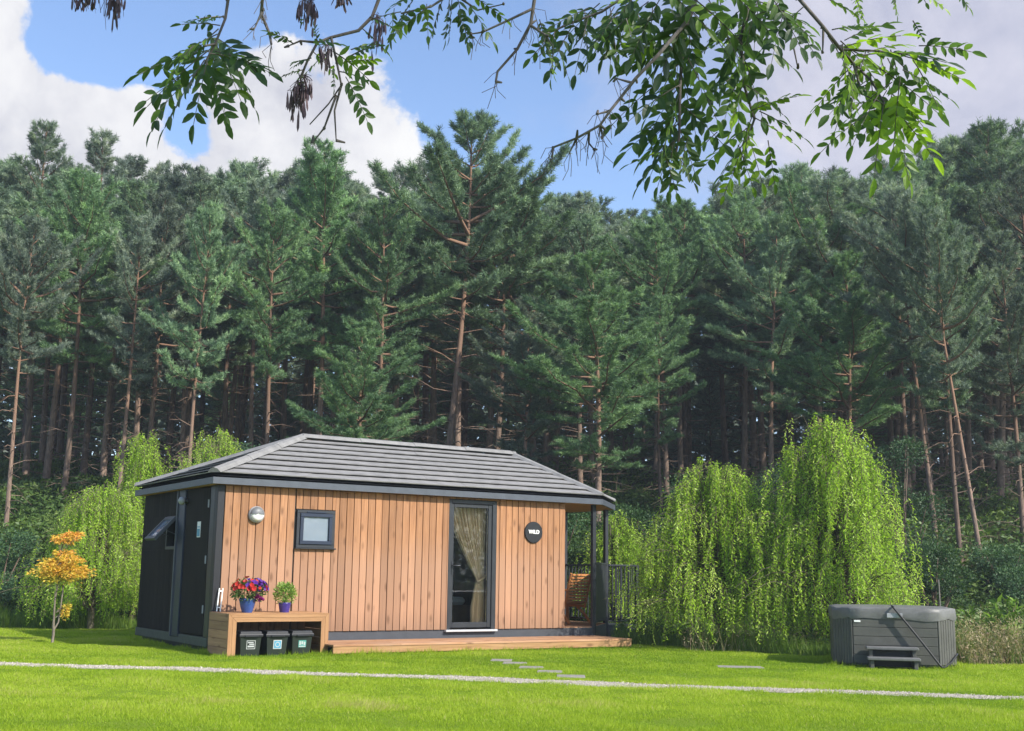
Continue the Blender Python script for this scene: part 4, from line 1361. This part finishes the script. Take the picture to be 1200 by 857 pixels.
rows = [(31.0, 2.7, 80), (33.5, 2.3, 52), (36.5, 2.1, 30), (39.5, 2.2, 14), (42.5, 2.3, 10), (46.0, 2.1, 14), (50.0, 2.5, 25), (54.5, 3.4, 40)]
rr = random.Random(12)
for ri, (y0, sp, drop) in enumerate(rows):
    half = 0.45 * y0 + 3.0
    x = -half + rr.uniform(0, sp)
    while x < half + 5:
        xx = x + rr.uniform(-.45, .45) * sp; yy = y0 + rr.uniform(-1.2, 1.2)
        x += sp * rr.uniform(.8, 1.2)
        if any((xx - a) ** 2 + (yy - b) ** 2 < (1.1 if ri > 1 else 2.0) ** 2 for a, b in placed): continue
        px = px_of(xx, yy)
        if ri == 0 and rr.random() < .25: continue
        py = float(np.interp(px, SKX, SKY)) + drop * rr.uniform(.35, 1.5) + rr.uniform(-4, 16)
        if ri == 0: py = max(py, 215)
        if ri == 1: py = max(py, 195)
        if ri == 2: py = max(py, 178)
        h = top_h(px, py, xx, yy)
        if ri < 2: v = rr.choice([0, 1, 2, 3, 3, 0, 7])
        elif ri < 3: v = rr.choice([0, 1, 2, 3, 4, 7])
        else: v = rr.choice([0, 1, 2, 3, 4, 6, 1, 7])
        pine(xx, yy, h, v, None, 0, None, rr.uniform(.95, 1.3) * (1.0 if ri > 1 else .9))
        placed.append((xx, yy))

# young, low branched pines that close the view between the trunks
for y0, sp, lo, hi in ((49.0, 3.0, 400, 500), (57.0, 2.7, 340, 440), (62.0, 2.6, 300, 400)):
    half = 0.45 * y0 + 3.0
    x = -half
    while x < half + 4:
        xx, yy = x + rr.uniform(-.8, .8), y0 + rr.uniform(-1.8, 1.8)
        x += sp * rr.uniform(.8, 1.2)
        pine(xx, yy, top_h(px_of(xx, yy), rr.uniform(lo, hi), xx, yy), rr.choice([8, 9]), 'young low branched pine growing between the trunks deep in the wood', 0, None, rr.uniform(1.0, 1.35))

def far_wood():
    r = np.random.default_rng(90)
    n = 42000
    x = r.uniform(-42, 42, n); y = r.uniform(67, 76, n)
    z = terrain(x, y) + 11 * r.random(n)
    P = np.stack([x, y, z], 1)
    me = soup_mesh('far_wood', leaf_quads(P, r.normal(size=(n, 3)), r.uniform(.5, 1.0, n), r.uniform(.25, .5, n), .1, r), 4, r.random(n) * .5, PINE)
    tag(link(bpy.data.objects.new('far_wood', me)), kind='stuff')
    # hedgerow on the far side of the field, off to the right: it is what the door glass mirrors
    n = 9000
    t = r.uniform(-1, 1, n)
    P = np.stack([52 + 26 * t * .5, -27 + 26 * t * .87, 7.0 * r.random(n) ** .8 * (1 + .2 * np.sin(t * 9))], 1) + r.normal(0, 1.0, (n, 3)) * [1, 1, 0]
    me = soup_mesh('hedgerow', leaf_quads(P, r.normal(size=(n, 3)), r.uniform(.5, .9, n), r.uniform(.3, .5, n), .1, r), 4, r.random(n), PINE)
    tag(link(bpy.data.objects.new('hedgerow', me)), kind='stuff')
far_wood()

# ------------------------------------------------------------------ shrubs and undergrowth
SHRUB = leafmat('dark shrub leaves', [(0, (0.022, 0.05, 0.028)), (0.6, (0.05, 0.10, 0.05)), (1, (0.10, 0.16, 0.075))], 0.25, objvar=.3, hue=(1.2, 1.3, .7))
def shrub(px, y, py_top, rx, label, seed, n=9500, leaf=(.035, .075), m=SHRUB, ry=None, drop=0.0):
    x = spot(px, y)
    z0 = float(terrain(x, y)) - drop
    H = float(at(px, py_top, y)[2]) - z0
    t = thing('shrub', label, 'shrub', (x, y, z0), 0, 'shrubs along the edge of the wood')
    r = np.random.default_rng(seed)
    k = 16
    cs = np.stack([r.uniform(-.7, .7, k) * rx, r.uniform(-.6, .6, k) * (ry or rx), r.uniform(.15, .85, k) * H], 1)
    cs[:, :2] *= (1.15 - cs[:, 2:] / H * .75)
    rad = r.uniform(.22, .42, k) * min(rx, H * .8)
    w_ = r.integers(0, k, n)
    d = nrm(r.normal(size=(n, 3)))
    P = cs[w_] + d * (rad[w_] * r.uniform(.45, 1.05, n))[:, None] * [1, 1, .75]
    P[:, 2] = np.maximum(P[:, 2], .02)
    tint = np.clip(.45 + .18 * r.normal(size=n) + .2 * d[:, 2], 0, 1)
    st = MB()
    for c in cs: st.tube([(r.normal(0, .1), r.normal(0, .1), -.05), tuple(c * [.5, .5, .55]), tuple(c)], [.03, .02, .008], 5)
    st.build('branch', PBARK, t)
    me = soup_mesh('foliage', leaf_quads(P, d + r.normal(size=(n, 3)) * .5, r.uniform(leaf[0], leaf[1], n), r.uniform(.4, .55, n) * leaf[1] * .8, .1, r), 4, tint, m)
    link(bpy.data.objects.new('foliage', me), t)
for i, a in enumerate([
    (10, 26.5, 618, 1.3, 'dark glossy shrub at the left edge behind the long grass'),
    (62, 27.5, 655, .9, 'low dark shrub left of the orange maple crown'),
    (265, 30.0, 500, 1.3, 'dark shrub showing above the left hip of the cabin roof'),
    (375, 30.5, 505, 1.4, 'low dark shrub over the left part of the roof ridge'),
    (655, 28.0, 575, 1.5, 'broad dark shrub over the right slope of the cabin roof'),
    (740, 27.5, 585, 1.4, 'dark shrub filling the gap between porch and willows'),
    (830, 27.0, 545, 1.6, 'tall dark shrub right behind the broad lower willow'),
    (905, 28.0, 535, 1.3, 'dark green shrub in the dip between the two big willows'),
    (1050, 26.0, 490, 1.3, 'tall dark bush against the right side of the tallest willow'),
    (1085, 24.5, 620, 1.1, 'mid green bush right behind the hot tub cover'),
    (1170, 27.0, 640, 1.5, 'dark spreading bush beneath the leaning pine trunks'),
    (1215, 25.0, 650, 1.3, 'dark bush at the right edge of the wood'),
]): shrub(a[0], a[1], a[2], a[3], a[4], 300 + i)

def undergrowth():
    r = np.random.default_rng(77)
    n = 230000
    x = r.uniform(-20, 20, n); s = r.gamma(1.9, 4.2, n); y = edge_y(x) + .35 + s
    ok = (np.abs(x) < .5 * y + 1.5) & (y < 46)
    x, y = x[ok], y[ok]
    X, Y = to_local(x, y)
    ok = ~in_cabin(X, Y, .25); x, y = x[ok], y[ok]
    wv = Waves(4, .55)(x, y); hh = np.clip(.42 + .24 * wv, .08, 1.0) * np.clip((y - edge_y(x)) / 1.5, .25, 1)
    n = len(x)
    z = terrain(x, y) + r.random(n) ** .7 * hh
    P = np.stack([x, y, z], 1)
    D = nrm(r.normal(size=(n, 3)) * [1, 1, .5] + [0, -.2, .15])
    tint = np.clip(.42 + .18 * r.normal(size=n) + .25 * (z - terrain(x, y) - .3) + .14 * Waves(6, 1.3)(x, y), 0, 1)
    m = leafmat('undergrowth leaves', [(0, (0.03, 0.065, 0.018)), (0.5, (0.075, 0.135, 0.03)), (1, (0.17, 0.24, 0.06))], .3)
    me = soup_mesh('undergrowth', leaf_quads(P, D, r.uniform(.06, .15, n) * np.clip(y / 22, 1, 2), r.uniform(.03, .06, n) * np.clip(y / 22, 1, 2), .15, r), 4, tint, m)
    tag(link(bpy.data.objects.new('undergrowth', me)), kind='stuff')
    # long grass along the lawn's far edge
    n = 42000
    x = r.uniform(-16, 14, n); y = edge_y(x) + r.gamma(1.5, .38, n) - .12
    ok = np.abs(x) < .5 * y + 1
    x, y = x[ok], y[ok]
    X, Y = to_local(x, y)
    ok = ~in_cabin(X, Y, .25); x, y = x[ok], y[ok]
    n = len(x)
    P = np.stack([x, y, terrain(x, y) - .01], 1)
    hgt = np.clip(.32 + .14 * Waves(8, 1.1)(x, y), .08, .8) * r.uniform(.5, 1.25, n)
    hgt *= np.where(x < -6.5, 1.5, 1.0)
    D = np.stack([r.normal(0, .28, n), r.normal(0, .28, n), np.ones(n)], 1)
    tint = np.clip(.45 + .2 * r.normal(size=n), 0, 1)
    m = leafmat('long grass', [(0, (0.07, 0.14, 0.02)), (0.6, (0.15, 0.24, 0.035)), (1, (0.28, 0.32, 0.10))], .35)
    me = soup_mesh('long_grass', blades(P, D, hgt, r.uniform(.008, .018, n), r), 3, tint, m)
    tag(link(bpy.data.objects.new('long_grass', me)), kind='stuff')
    # dry seeding grass to the right of the hot tub and between the willow trunks
    n = 9500
    k = r.random(n) < .93
    x = np.where(k, r.uniform(6.75, 10.5, n), r.uniform(3.0, 5.4, n)); y = np.where(k, 17.75 + r.gamma(1.6, .55, n), 19.9 + r.gamma(1.5, .4, n))
    P = np.stack([x, y, terrain(x, y) - .01], 1)
    D = np.stack([r.normal(0, .35, n), r.normal(0, .3, n), np.ones(n)], 1)
    hgt = r.uniform(.12, .62, n) * np.clip(1 + .35 * Waves(15, 2.0)(x, y), .35, 1.5)
    tint = r.random(n)
    m = leafmat('dry grass', [(0, (0.10, 0.19, 0.04)), (0.42, (0.20, 0.27, 0.07)), (0.6, (0.36, 0.29, 0.15)), (0.85, (0.5, 0.4, 0.27)), (1, (0.44, 0.28, 0.22))], .3, tl=1.0)
    V = blades(P, D, hgt, r.uniform(.006, .012, n), r)
    # seed heads
    tip = V.reshape(-1, 3, 3)[:, 2]
    sel = r.random(n) < .5
    q = np.repeat(tip[sel], 5, 0) + r.normal(0, .022, (sel.sum() * 5, 3)) * [1, 1, 2.2]
    V2 = blades(q, r.normal(size=q.shape) + [0, 0, .8], r.uniform(.03, .06, len(q)), .012, r)
    me = soup_mesh('dry_grass', np.concatenate([V, V2]), 3, np.concatenate([tint, r.uniform(.4, 1, len(q))]), m)
    tag(link(bpy.data.objects.new('dry_grass', me)), kind='stuff')
undergrowth()

def tall_weeds():
    m = leafmat('thistle leaves', [(0, (0.06, 0.12, 0.02)), (0.6, (0.15, 0.27, 0.04)), (1, (0.28, 0.38, 0.1))], .4)
    sm = plain('weed stems', (.16, .17, .07), .8)
    labs = ['tall pale green weed with broad upright leaves at the right edge', 'tall leafy weed standing in the dry grass, left of the tallest one', 'shorter leafy weed at the far right of the dry grass']
    for (px, y, py, lab, sd) in ((1178, 18.6, 697, labs[0], 1), (1160, 18.8, 716, labs[1], 2), (1196, 18.4, 735, labs[2], 3)):
        x = spot(px, y); H = float(at(px, py, y)[2])
        t = thing('tall_weed', lab, 'plant', (x, y, 0), 0, 'tall weeds in the dry grass')
        r = np.random.default_rng(sd)
        tops = [(r.normal(0, .16), r.normal(0, .1), H * r.uniform(.8, 1)) for _ in range(4)]
        st = MB()
        P = []; D = []
        for e in tops:
            st.tube([(0, 0, -.02), (e[0] * .4, e[1] * .4, e[2] * .5), e], [.012, .009, .005], 6)
            for k in range(26):
                u = r.uniform(.25, 1); q = r.uniform(0, 6.28)
                P.append((e[0] * u, e[1] * u, e[2] * u)); D.append((math.cos(q), math.sin(q), r.uniform(.2, 1.1)))
        st.build('stem', sm, t)
        n = len(P)
        me = soup_mesh('foliage', leaf_quads(np.array(P), np.array(D), r.uniform(.12, .24, n), r.uniform(.035, .06, n), .1, r), 4, r.random(n), m)
        link(bpy.data.objects.new('foliage', me), t)
    # thin stake in the scrub
    x = spot(1094, 20.5)
    o = MB().tube([(0, 0, -.05), (0.01, 0, .6), (0, 0, 1.22)], .014, 7).build('stake', plain('grey stake', (.15, .145, .13), .8))
    o.location = (x, 20.5, 0); tag(o, 'thin grey stake standing upright behind the hot tub', 'stake')
tall_weeds()

# ------------------------------------------------------------------ lawn blades
def lawn_blades():
    r = np.random.default_rng(5)
    n = 2000000
    y = 8.6 + (25.0 - 8.6) * r.random(n) ** 1.0
    x = r.uniform(-1, 1, n) * (.46 * y + 4.0)
    ok = y < edge_y(x) + .15
    pc = path_c(x); hw = path_hw(x)
    ok &= np.abs(y - pc) > hw * (1 - .38 * r.random(n) ** 3) + .05 * Waves(71, 7.0)(x, y)
    X, Y = to_local(x, y)
    ok &= ~in_cabin(X, Y, 0.0)
    ok &= ~((X > 1.44) & (X < 6.9) & (Y > -1.12 + .08 * r.random(n)) & (Y < 0))
    ok &= ~((X > 0.0) & (X < 1.42) & (Y > -.82) & (Y < 0) & (r.random(n) < .7))
    for (a, b, R1, rz, wx, wy) in slab_fp:
        dx, dy = x - a, y - b
        u = dx * math.cos(rz) + dy * math.sin(rz); v = -dx * math.sin(rz) + dy * math.cos(rz)
        ok &= ~((np.abs(u) < wx / 2 - .005) & (np.abs(v) < wy / 2 - .005))
    dx, dy = x - 5.58, y - 17.75
    u = dx * math.cos(R_(-13)) + dy * math.sin(R_(-13)); v = -dx * math.sin(R_(-13)) + dy * math.cos(R_(-13))
    ok &= ~((np.abs(u) < .80) & (np.abs(v) < .80))
    x, y, X, Y = x[ok], y[ok], X[ok], Y[ok]
    n = len(x)
    big = Waves(31, .55)(x, y * 2.2); mid = Waves(32, 2.6)(x, y * 1.6); fine = Waves(33, 9.0)(x, y)
    hgt = (.030 + .006 * mid + .005 * fine) * r.uniform(.55, 1.35, n)
    # longer where the mower cannot reach
    dd = np.where((X > 1.2) & (X < 7.1), np.abs(Y + 1.18), 9)
    dd = np.minimum(dd, np.where((X > -.3) & (X < 1.7) & (Y < 0), np.abs(Y + .9), 9))
    dd = np.minimum(dd, np.where((Y > -.2) & (Y < 4), np.abs(X + .05), 9))
    dd = np.minimum(dd, np.maximum(0, np.maximum(np.abs(u[ok]), np.abs(v[ok])) - .83))
    hgt *= 1 + 2.3 * np.exp(-(dd / .10) ** 2) * r.random(n)
    hgt *= 1 + .9 * np.exp(-((np.abs(y - path_c(x)) - path_hw(x)) / .07) ** 2) * r.random(n)
    clover = Waves(81, 4.2)(x, y * 1.3) + .4 * r.normal(size=n) > 1.55
    hgt = np.where(clover, hgt * .6, hgt)
    hgt = np.maximum(hgt, .01)
    wdt = .0042 * (y / 9.0) * r.uniform(.7, 1.4, n)
    P = np.stack([x, y, np.full(n, -.002)], 1)
    lane = np.tanh(4 * np.sin((y + .205 * x) * 2 * math.pi / 1.05))     # mower lanes lay the grass over, there and back
    D = np.stack([r.normal(0, .55, n) + .12 * mid + .22 * lane, r.normal(0, .55, n) - .10 * lane, np.full(n, 1.0)], 1)
    tint = np.clip(.47 + .12 * big + .10 * mid + .05 * fine + .03 * lane + .17 * r.normal(size=n), 0, 1)
    tint[clover] *= .45
    tint[r.random(n) < .015] = 1.0
    m = leafmat('grass blades', [(0, (0.14, 0.24, 0.010)), (0.5, (0.30, 0.405, 0.024)), (0.9, (0.41, 0.49, 0.055)), (1.0, (0.46, 0.42, 0.17))], .45, .55, .25, tl=1.3)
    me = soup_mesh('grass', blades(P, D, hgt, wdt, r), 3, tint, m)
    tag(link(bpy.data.objects.new('grass', me)), kind='stuff')
lawn_blades()

def haze():
    m = NT('haze air')
    v = m.n('ShaderNodeVolumePrincipled', {'Color': (0.80, 0.90, 1.0), 'Density': 0.0010, 'Anisotropy': 0.2})
    o = m.n('ShaderNodeOutputMaterial')
    m.t.links.new(v.outputs[0], o.inputs['Volume'])
    b = MB().box(-1550, 1550, -1550, 1850, -1.2, 26).build('haze', m.id)
    tag(b, kind='stuff')
haze()

# ------------------------------------------------------------------ the ash tree whose boughs hang into the top of the view
ASHL = leafmat('ash leaves', [(0, (0.03, 0.055, 0.034)), (0.5, (0.06, 0.11, 0.042)), (0.75, (0.12, 0.20, 0.03)), (1, (0.22, 0.34, 0.035))], 0.5, 0.42, 0.4, tl=1.6)
ASHB = bark('ash bark', (0.07, 0.06, 0.055), (0.16, 0.145, 0.13))
KEYM = plain('ash keys', (0.11, 0.075, 0.085), .8, var=.35, scale=40)
LIMB = np.array([(4.9, -1.2, 0.0), (4.8, -1.0, 2.6), (4.2, -.2, 4.4), (2.8, 1.4, 5.0), (1.2, 2.9, 4.75), (-.3, 3.9, 4.4), (-1.6, 4.5, 4.05)])
def ash():
    r = np.random.default_rng(41)
    t = thing('ash_tree', 'ash tree whose leafy boughs and brown seed keys hang into the top of the view', 'tree', (4.9, -1.2, 0), 0)
    base = np.array([4.9, -1.2, 0])
    W_ = lambda p: tuple(np.asarray(p) - base)
    tr = MB()
    tr.tube([W_(p) for p in LIMB[:3]] + [W_((4.6, -.6, 6.5)), W_((4.4, -.2, 8.2))], [.22, .17, .14, .10, .04], 12)
    tr.tube([W_(p) for p in LIMB[2:]], [.09, .07, .05, .035, .015], 8)
    tr.tube([W_((4.2, -.2, 4.4)), W_((3.6, 1.6, 4.9)), W_((2.6, 3.4, 4.5)), W_((2.1, 4.2, 4.1))], [.07, .05, .03, .012], 8)
    tr.build('trunk', ASHB, t)
    # crown high above the camera, out of the frame
    n = 2700
    cs = np.array([(4.9, 0.0, 6.7), (2.5, 1.1, 6.5), (5.4, -1.0, 7.4), (1.8, 2.0, 6.1), (3.8, -.9, 8.0), (0.9, 2.4, 5.9), (5.0, -1.6, 6.4), (3.9, -.6, 6.9)])
    w_ = r.integers(0, len(cs), n)
    P = cs[w_] + nrm(r.normal(size=(n, 3))) * (r.random(n) ** .4)[:, None] * [1.25, 1.1, .75]
    me = soup_mesh('crown', leaf_quads(P - base, r.normal(size=(n, 3)), r.uniform(.10, .17, n), r.uniform(.05, .08, n), .1, r), 4, r.random(n), ASHL)
    link(bpy.data.objects.new('crown', me), t)

    def leaflet(P, d, nrmv, L, Wd, V, T, tint):
        s = np.cross(nrmv, d)
        prof = ((0, 0), (.16, .66), (.42, 1.0), (.74, .74), (1.0, 0))
        mid = [P + d * L * u - nrmv * L * .16 * u * u for u, _ in prof]
        e1 = [m_ + s * Wd * .5 * h + nrmv * Wd * .14 * h for m_, (u, h) in zip(mid, prof)]
        e2 = [m_ - s * Wd * .5 * h + nrmv * Wd * .14 * h for m_, (u, h) in zip(mid, prof)]
        for i in range(4):
            for e in (e1, e2):
                V += [mid[i], mid[i + 1], e[i + 1], e[i]]; T.append(tint)
    def comp(px, py, dep, ang, ln_px, V, T, tw, tint0):
        """one pinnate leaf: starts at photo point, ang in photo degrees (0 right, -90 down)"""
        P = at(px, py, dep)
        sc = dep / F
        a = R_(ang)
        d0 = nrm(CAMX * math.cos(a) + CAMY * math.sin(a) + _D * r.normal(0, .35))
        L = ln_px * sc * .88
        npair = r.integers(4, 7)
        up = nrm(np.array([r.normal(0, .5), r.normal(0, .5) - .35, 1.0])); up = nrm(up - d0 * (up @ d0))
        side = np.cross(up, d0)
        pts = []
        for i in range(npair + 2):
            u = i / (npair + 1)
            pts.append(P + d0 * L * u + np.array([0, 0, -.16 * L * u * u]))
        tw.tube([W_(p) for p in pts], [.0022, .002, .0018] + [.0012] * (len(pts) - 3), 4, cap=False)
        ll = L * r.uniform(.27, .34)
        for i in range(1, npair + 1):
            for sg in (-1, 1):
                q = r.uniform(.75, 1.05)
                dl = nrm(side * sg * q + d0 * r.uniform(.45, .8) + np.array([0, 0, -.14]) + r.normal(0, .14, 3))
                nn = nrm(up + r.normal(0, .3, 3)); nn = nrm(nn - dl * (nn @ dl))
                leaflet(pts[i] - base, dl, nn, ll * r.uniform(.8, 1.1), ll * r.uniform(.36, .45), V, T, float(np.clip(tint0 + r.normal(0, .12), 0, 1)))
        dl = nrm(pts[-1] - pts[-2]); nn = nrm(up - dl * (up @ dl))
        leaflet(pts[-1] - base, dl, nn, ll * 1.05, ll * .44, V, T, tint0)
    # boughs: depth, twig lines (photo points), compound leaves (x, y, angle, length), keys (x, y, length)
    B = []
    B.append((3.7, [[(285, -60), (268, -5), (264, 22), (252, 52), (238, 78)]],
              [(258, 30, 170, 55), (262, 20, 190, 48), (250, 52, 196, 105), (246, 58, 215, 110), (240, 70, 238, 100), (244, 66, 255, 85), (248, 60, 280, 80), (252, 50, 300, 90), (255, 45, 325, 90), (252, 60, 345, 85), (250, 56, 262, 60), (240, 75, 222, 80), (255, 40, 205, 60), (252, 62, 312, 80), (256, 34, 230, 60)], []))
    B.append((3.5, [[(470, -60), (446, -6), (436, 20), (420, 36), (388, 44), (372, 50), (360, 72), (352, 92)], [(388, 44), (395, 75), (400, 100), (385, 122), (363, 146)], [(372, 50), (352, 48), (338, 54)], [(400, 100), (392, 130), (394, 165)], [(394, 112), (380, 150), (366, 168)]],
              [(362, 70, 165, 35), (355, 82, 195, 30), (390, 60, 330, 60), (405, 90, 300, 62), (398, 84, 345, 55), (386, 60, 210, 40), (350, 86, 280, 30), (402, 74, 10, 48), (410, 66, 20, 50), (372, 50, 100, 30), (345, 52, 150, 40), (366, 60, 320, 40), (425, 34, 320, 50), (433, 20, 345, 45)], [(357, -2, 42), (348, 95, 52), (358, 88, 44), (382, 52, 42), (400, -10, 28), (442, 18, 52), (350, 100, 48), (364, 0, 36)]))
    B.append((3.9, [[(560, -60), (530, -8), (505, 8), (470, 16)], [(530, -8), (560, 12), (590, 5)]],
              [(520, -4, 250, 55), (505, 6, 215, 60), (500, 5, 275, 50), (535, -6, 285, 60), (545, 0, 310, 62), (550, -6, 335, 55), (480, 12, 235, 50), (470, 14, 190, 45), (530, -4, 265, 50), (462, 10, 260, 40)], []))
    B.append((3.4, [[(645, -60), (627, -5), (622, 28), (606, 58), (583, 84), (581, 96)], [(625, 10), (600, 22), (565, 38), (552, 40)], [(622, 30), (640, 42), (648, 55)]], [(640, 44, 285, 45)], []))
    B.append((3.7, [[(760, -60), (735, -6), (705, 14), (672, 26), (640, 40)]],
              [(700, 14, 225, 75), (690, 18, 255, 80), (672, 28, 240, 70), (715, 10, 275, 85), (730, 0, 300, 80), (660, 30, 215, 60), (740, -4, 255, 80), (720, 8, 240, 80), (650, 36, 265, 60), (690, 10, 200, 60), (745, 5, 280, 80), (735, 20, 220, 60)], []))
    B.append((3.4, [[(840, -60), (805, 25), (770, 66), (745, 92), (727, 115), (715, 130), (703, 147), (676, 162), (648, 173)], [(703, 147), (706, 160)], [(676, 162), (668, 178)], [(715, 130), (700, 134)], [(648, 173), (647, 186)], [(690, 155), (690, 168), (696, 175)], [(740, 97), (722, 92)]],
              [], []))
    B.append((3.55, [[(850, -60), (815, 0), (800, 50), (797, 100), (796, 160), (785, 215)]],
              [(815, 5, 240, 95), (810, 10, 215, 95), (805, 30, 200, 85), (802, 40, 225, 90), (800, 45, 260, 90), (803, 25, 285, 90), (808, 10, 310, 90), (815, 0, 330, 90), (798, 70, 235, 85), (797, 80, 290, 85), (796, 100, 210, 90), (796, 110, 250, 85), (795, 120, 320, 80), (795, 130, 212, 90), (794, 140, 240, 80), (794, 145, 300, 70), (792, 155, 250, 70), (790, 165, 225, 75), (788, 170, 270, 60), (786, 170, 305, 55), (760, 2, 215, 80), (775, -4, 240, 85), (765, 6, 265, 70), (790, -8, 285, 80), (745, -6, 230, 70), (840, -12, 285, 80), (850, -15, 320, 80), (780, 60, 200, 70), (812, -5, 265, 90), (825, -10, 300, 95), (806, 20, 180, 70)], []))
    B.append((3.75, [[(900, -60), (880, -5), (868, 45), (872, 100), (884, 140), (868, 185)], [(905, -30), (922, 25), (931, 60), (935, 80)]],
              [(880, 0, 220, 90), (876, 20, 250, 90), (870, 40, 200, 85), (870, 50, 235, 90), (869, 60, 290, 85), (872, 30, 320, 85), (884, 0, 345, 80), (900, -10, 300, 85), (872, 80, 215, 80), (873, 90, 250, 75), (875, 100, 330, 62), (880, 130, 25, 70), (882, 135, 250, 80), (876, 150, 215, 80), (872, 165, 270, 60), (870, 170, 230, 70), (874, 150, 290, 70), (884, 138, 330, 60), (890, -8, 265, 90), (920, 10, 250, 85), (925, 20, 300, 70), (915, 0, 220, 85), (866, 185, 245, 50), (865, 170, 300, 60)], []))
    B.append((3.6, [[(900, -80), (934, -4), (965, 32), (985, 58), (1000, 74), (1022, 96), (1040, 128)], [(965, 32), (964, 62)], [(1000, 74), (1010, 110), (1030, 120)], [(985, 58), (1030, 60), (1075, 66)]],
              [(975, 35, 15, 60), (985, 48, 330, 75), (990, 55, 20, 85), (1010, 65, 10, 85), (1030, 62, 355, 90), (1060, 66, 345, 80), (1040, 68, 300, 90), (1050, 70, 325, 90), (1020, 85, 280, 85), (1005, 80, 250, 80), (998, 78, 225, 75), (1015, 95, 215, 75), (1030, 110, 235, 85), (1036, 118, 262, 95), (1040, 125, 290, 95), (1040, 120, 320, 95), (1045, 110, 340, 85), (1000, 85, 270, 75), (1015, 100, 195, 60), (970, 42, 300, 70), (1070, 70, 310, 70), (1055, 90, 270, 90), (1030, 80, 330, 95), (1000, 60, 345, 90)], []))
    B.append((3.9, [[(1010, -70), (1030, -14), (1060, -8)], [(1030, -14), (1000, -6)]], [(1005, -12, 265, 40), (1045, -14, 280, 35), (1070, -16, 330, 50), (1110, -22, 320, 45)], []))
    B.append((3.4, [[(330, -70), (308, -4), (306, 16), (316, 40), (318, 52)], [(307, 14), (298, 34)]], [], []))
    B.append((3.6, [[(120, -60), (118, -12), (100, -6)], [(118, -12), (136, -6)]], [], [(94, -8, 32), (110, -12, 28), (132, -6, 46), (138, -8, 36)]))
    for (dep, lines, leaves, keys) in B:
        tw = MB()
        for li, ln in enumerate(lines):
            pts = [at(a, b_, dep + r.normal(0, .03) * (i > 0) * (1 if li == 0 else .3)) for i, (a, b_) in enumerate(ln)]
            if li == 0:   # runs back up to the limb
                j = np.argmin(np.linalg.norm(LIMB[2:] - pts[0], axis=1)) + 2
                pts = [LIMB[j], (LIMB[j] + pts[0]) / 2 + np.array([0, 0, .08])] + pts
            r0 = .008 if li == 0 else .0045
            rad = list(np.linspace(r0, .0035 if li == 0 else .002, len(pts)))
            tw.tube([W_(p) for p in pts], rad, 6)
            for p in pts[1:]:   # knuckles
                if r.random() < .6: tw.tube([W_(p), W_(p + r.normal(0, .012, 3))], [.0055, .003], 5)
            if not leaves and li == 0 or dep < 3.5:
                for p in pts[-4:]:
                    for _ in range(3):
                        e = p + np.array([r.normal(0, .02), r.normal(0, .02), -r.uniform(.03, .09)])
                        tw.tube([W_(p), W_((p + e) / 2 + r.normal(0, .008, 3)), W_(e)], .0011, 3, cap=False)
        V = []; T = []
        more = [(a + r.normal(0, 17), b_ + r.normal(0, 13), g + r.normal(0, 26), L * r.uniform(.7, 1)) for (a, b_, g, L) in leaves if r.random() < .6]
        for (a, b_, g, L) in leaves + more:
            comp(a, b_, dep + r.normal(0, .13), g, L, V, T, tw, .45 + .14 * r.normal() + (.3 if (a > 960 or (a > 840 and b_ > 85)) else 0))  # sun on the right-hand and lower sprays is put into their leaf tint
        br = tw.build('branch', ASHB, t)
        if V:
            me = soup_mesh('foliage', np.array(V), 4, np.array(T), ASHL)
            link(bpy.data.objects.new('foliage', me), br)
        for (a, b_, L) in keys:
            kb = MB()
            P = at(a, b_, dep); sc = dep / F
            for _ in range(22):
                s = P + np.array([r.normal(0, .014), r.normal(0, .014), -abs(r.normal(0, .25)) * L * sc])
                l_ = r.uniform(.35, .62) * L * sc
                e = s + np.array([r.normal(0, .007), r.normal(0, .007), -l_])
                kb.tube([W_(P), W_((P + s) / 2 + r.normal(0, .004, 3)), W_(s)], .0009, 3, cap=False)
                q = r.uniform(0, 3.14); wv = np.array([math.cos(q), math.sin(q), 0]) * .0042
                kb.add([W_(s), W_(s + (e - s) * .35 + wv * .7), W_(s + (e - s) * .8 + wv), W_(e), W_(s + (e - s) * .8 - wv), W_(s + (e - s) * .35 - wv)], [(0, 1, 2, 3, 4, 5)])
            kb.build('seed_cluster', KEYM, br)
ash()
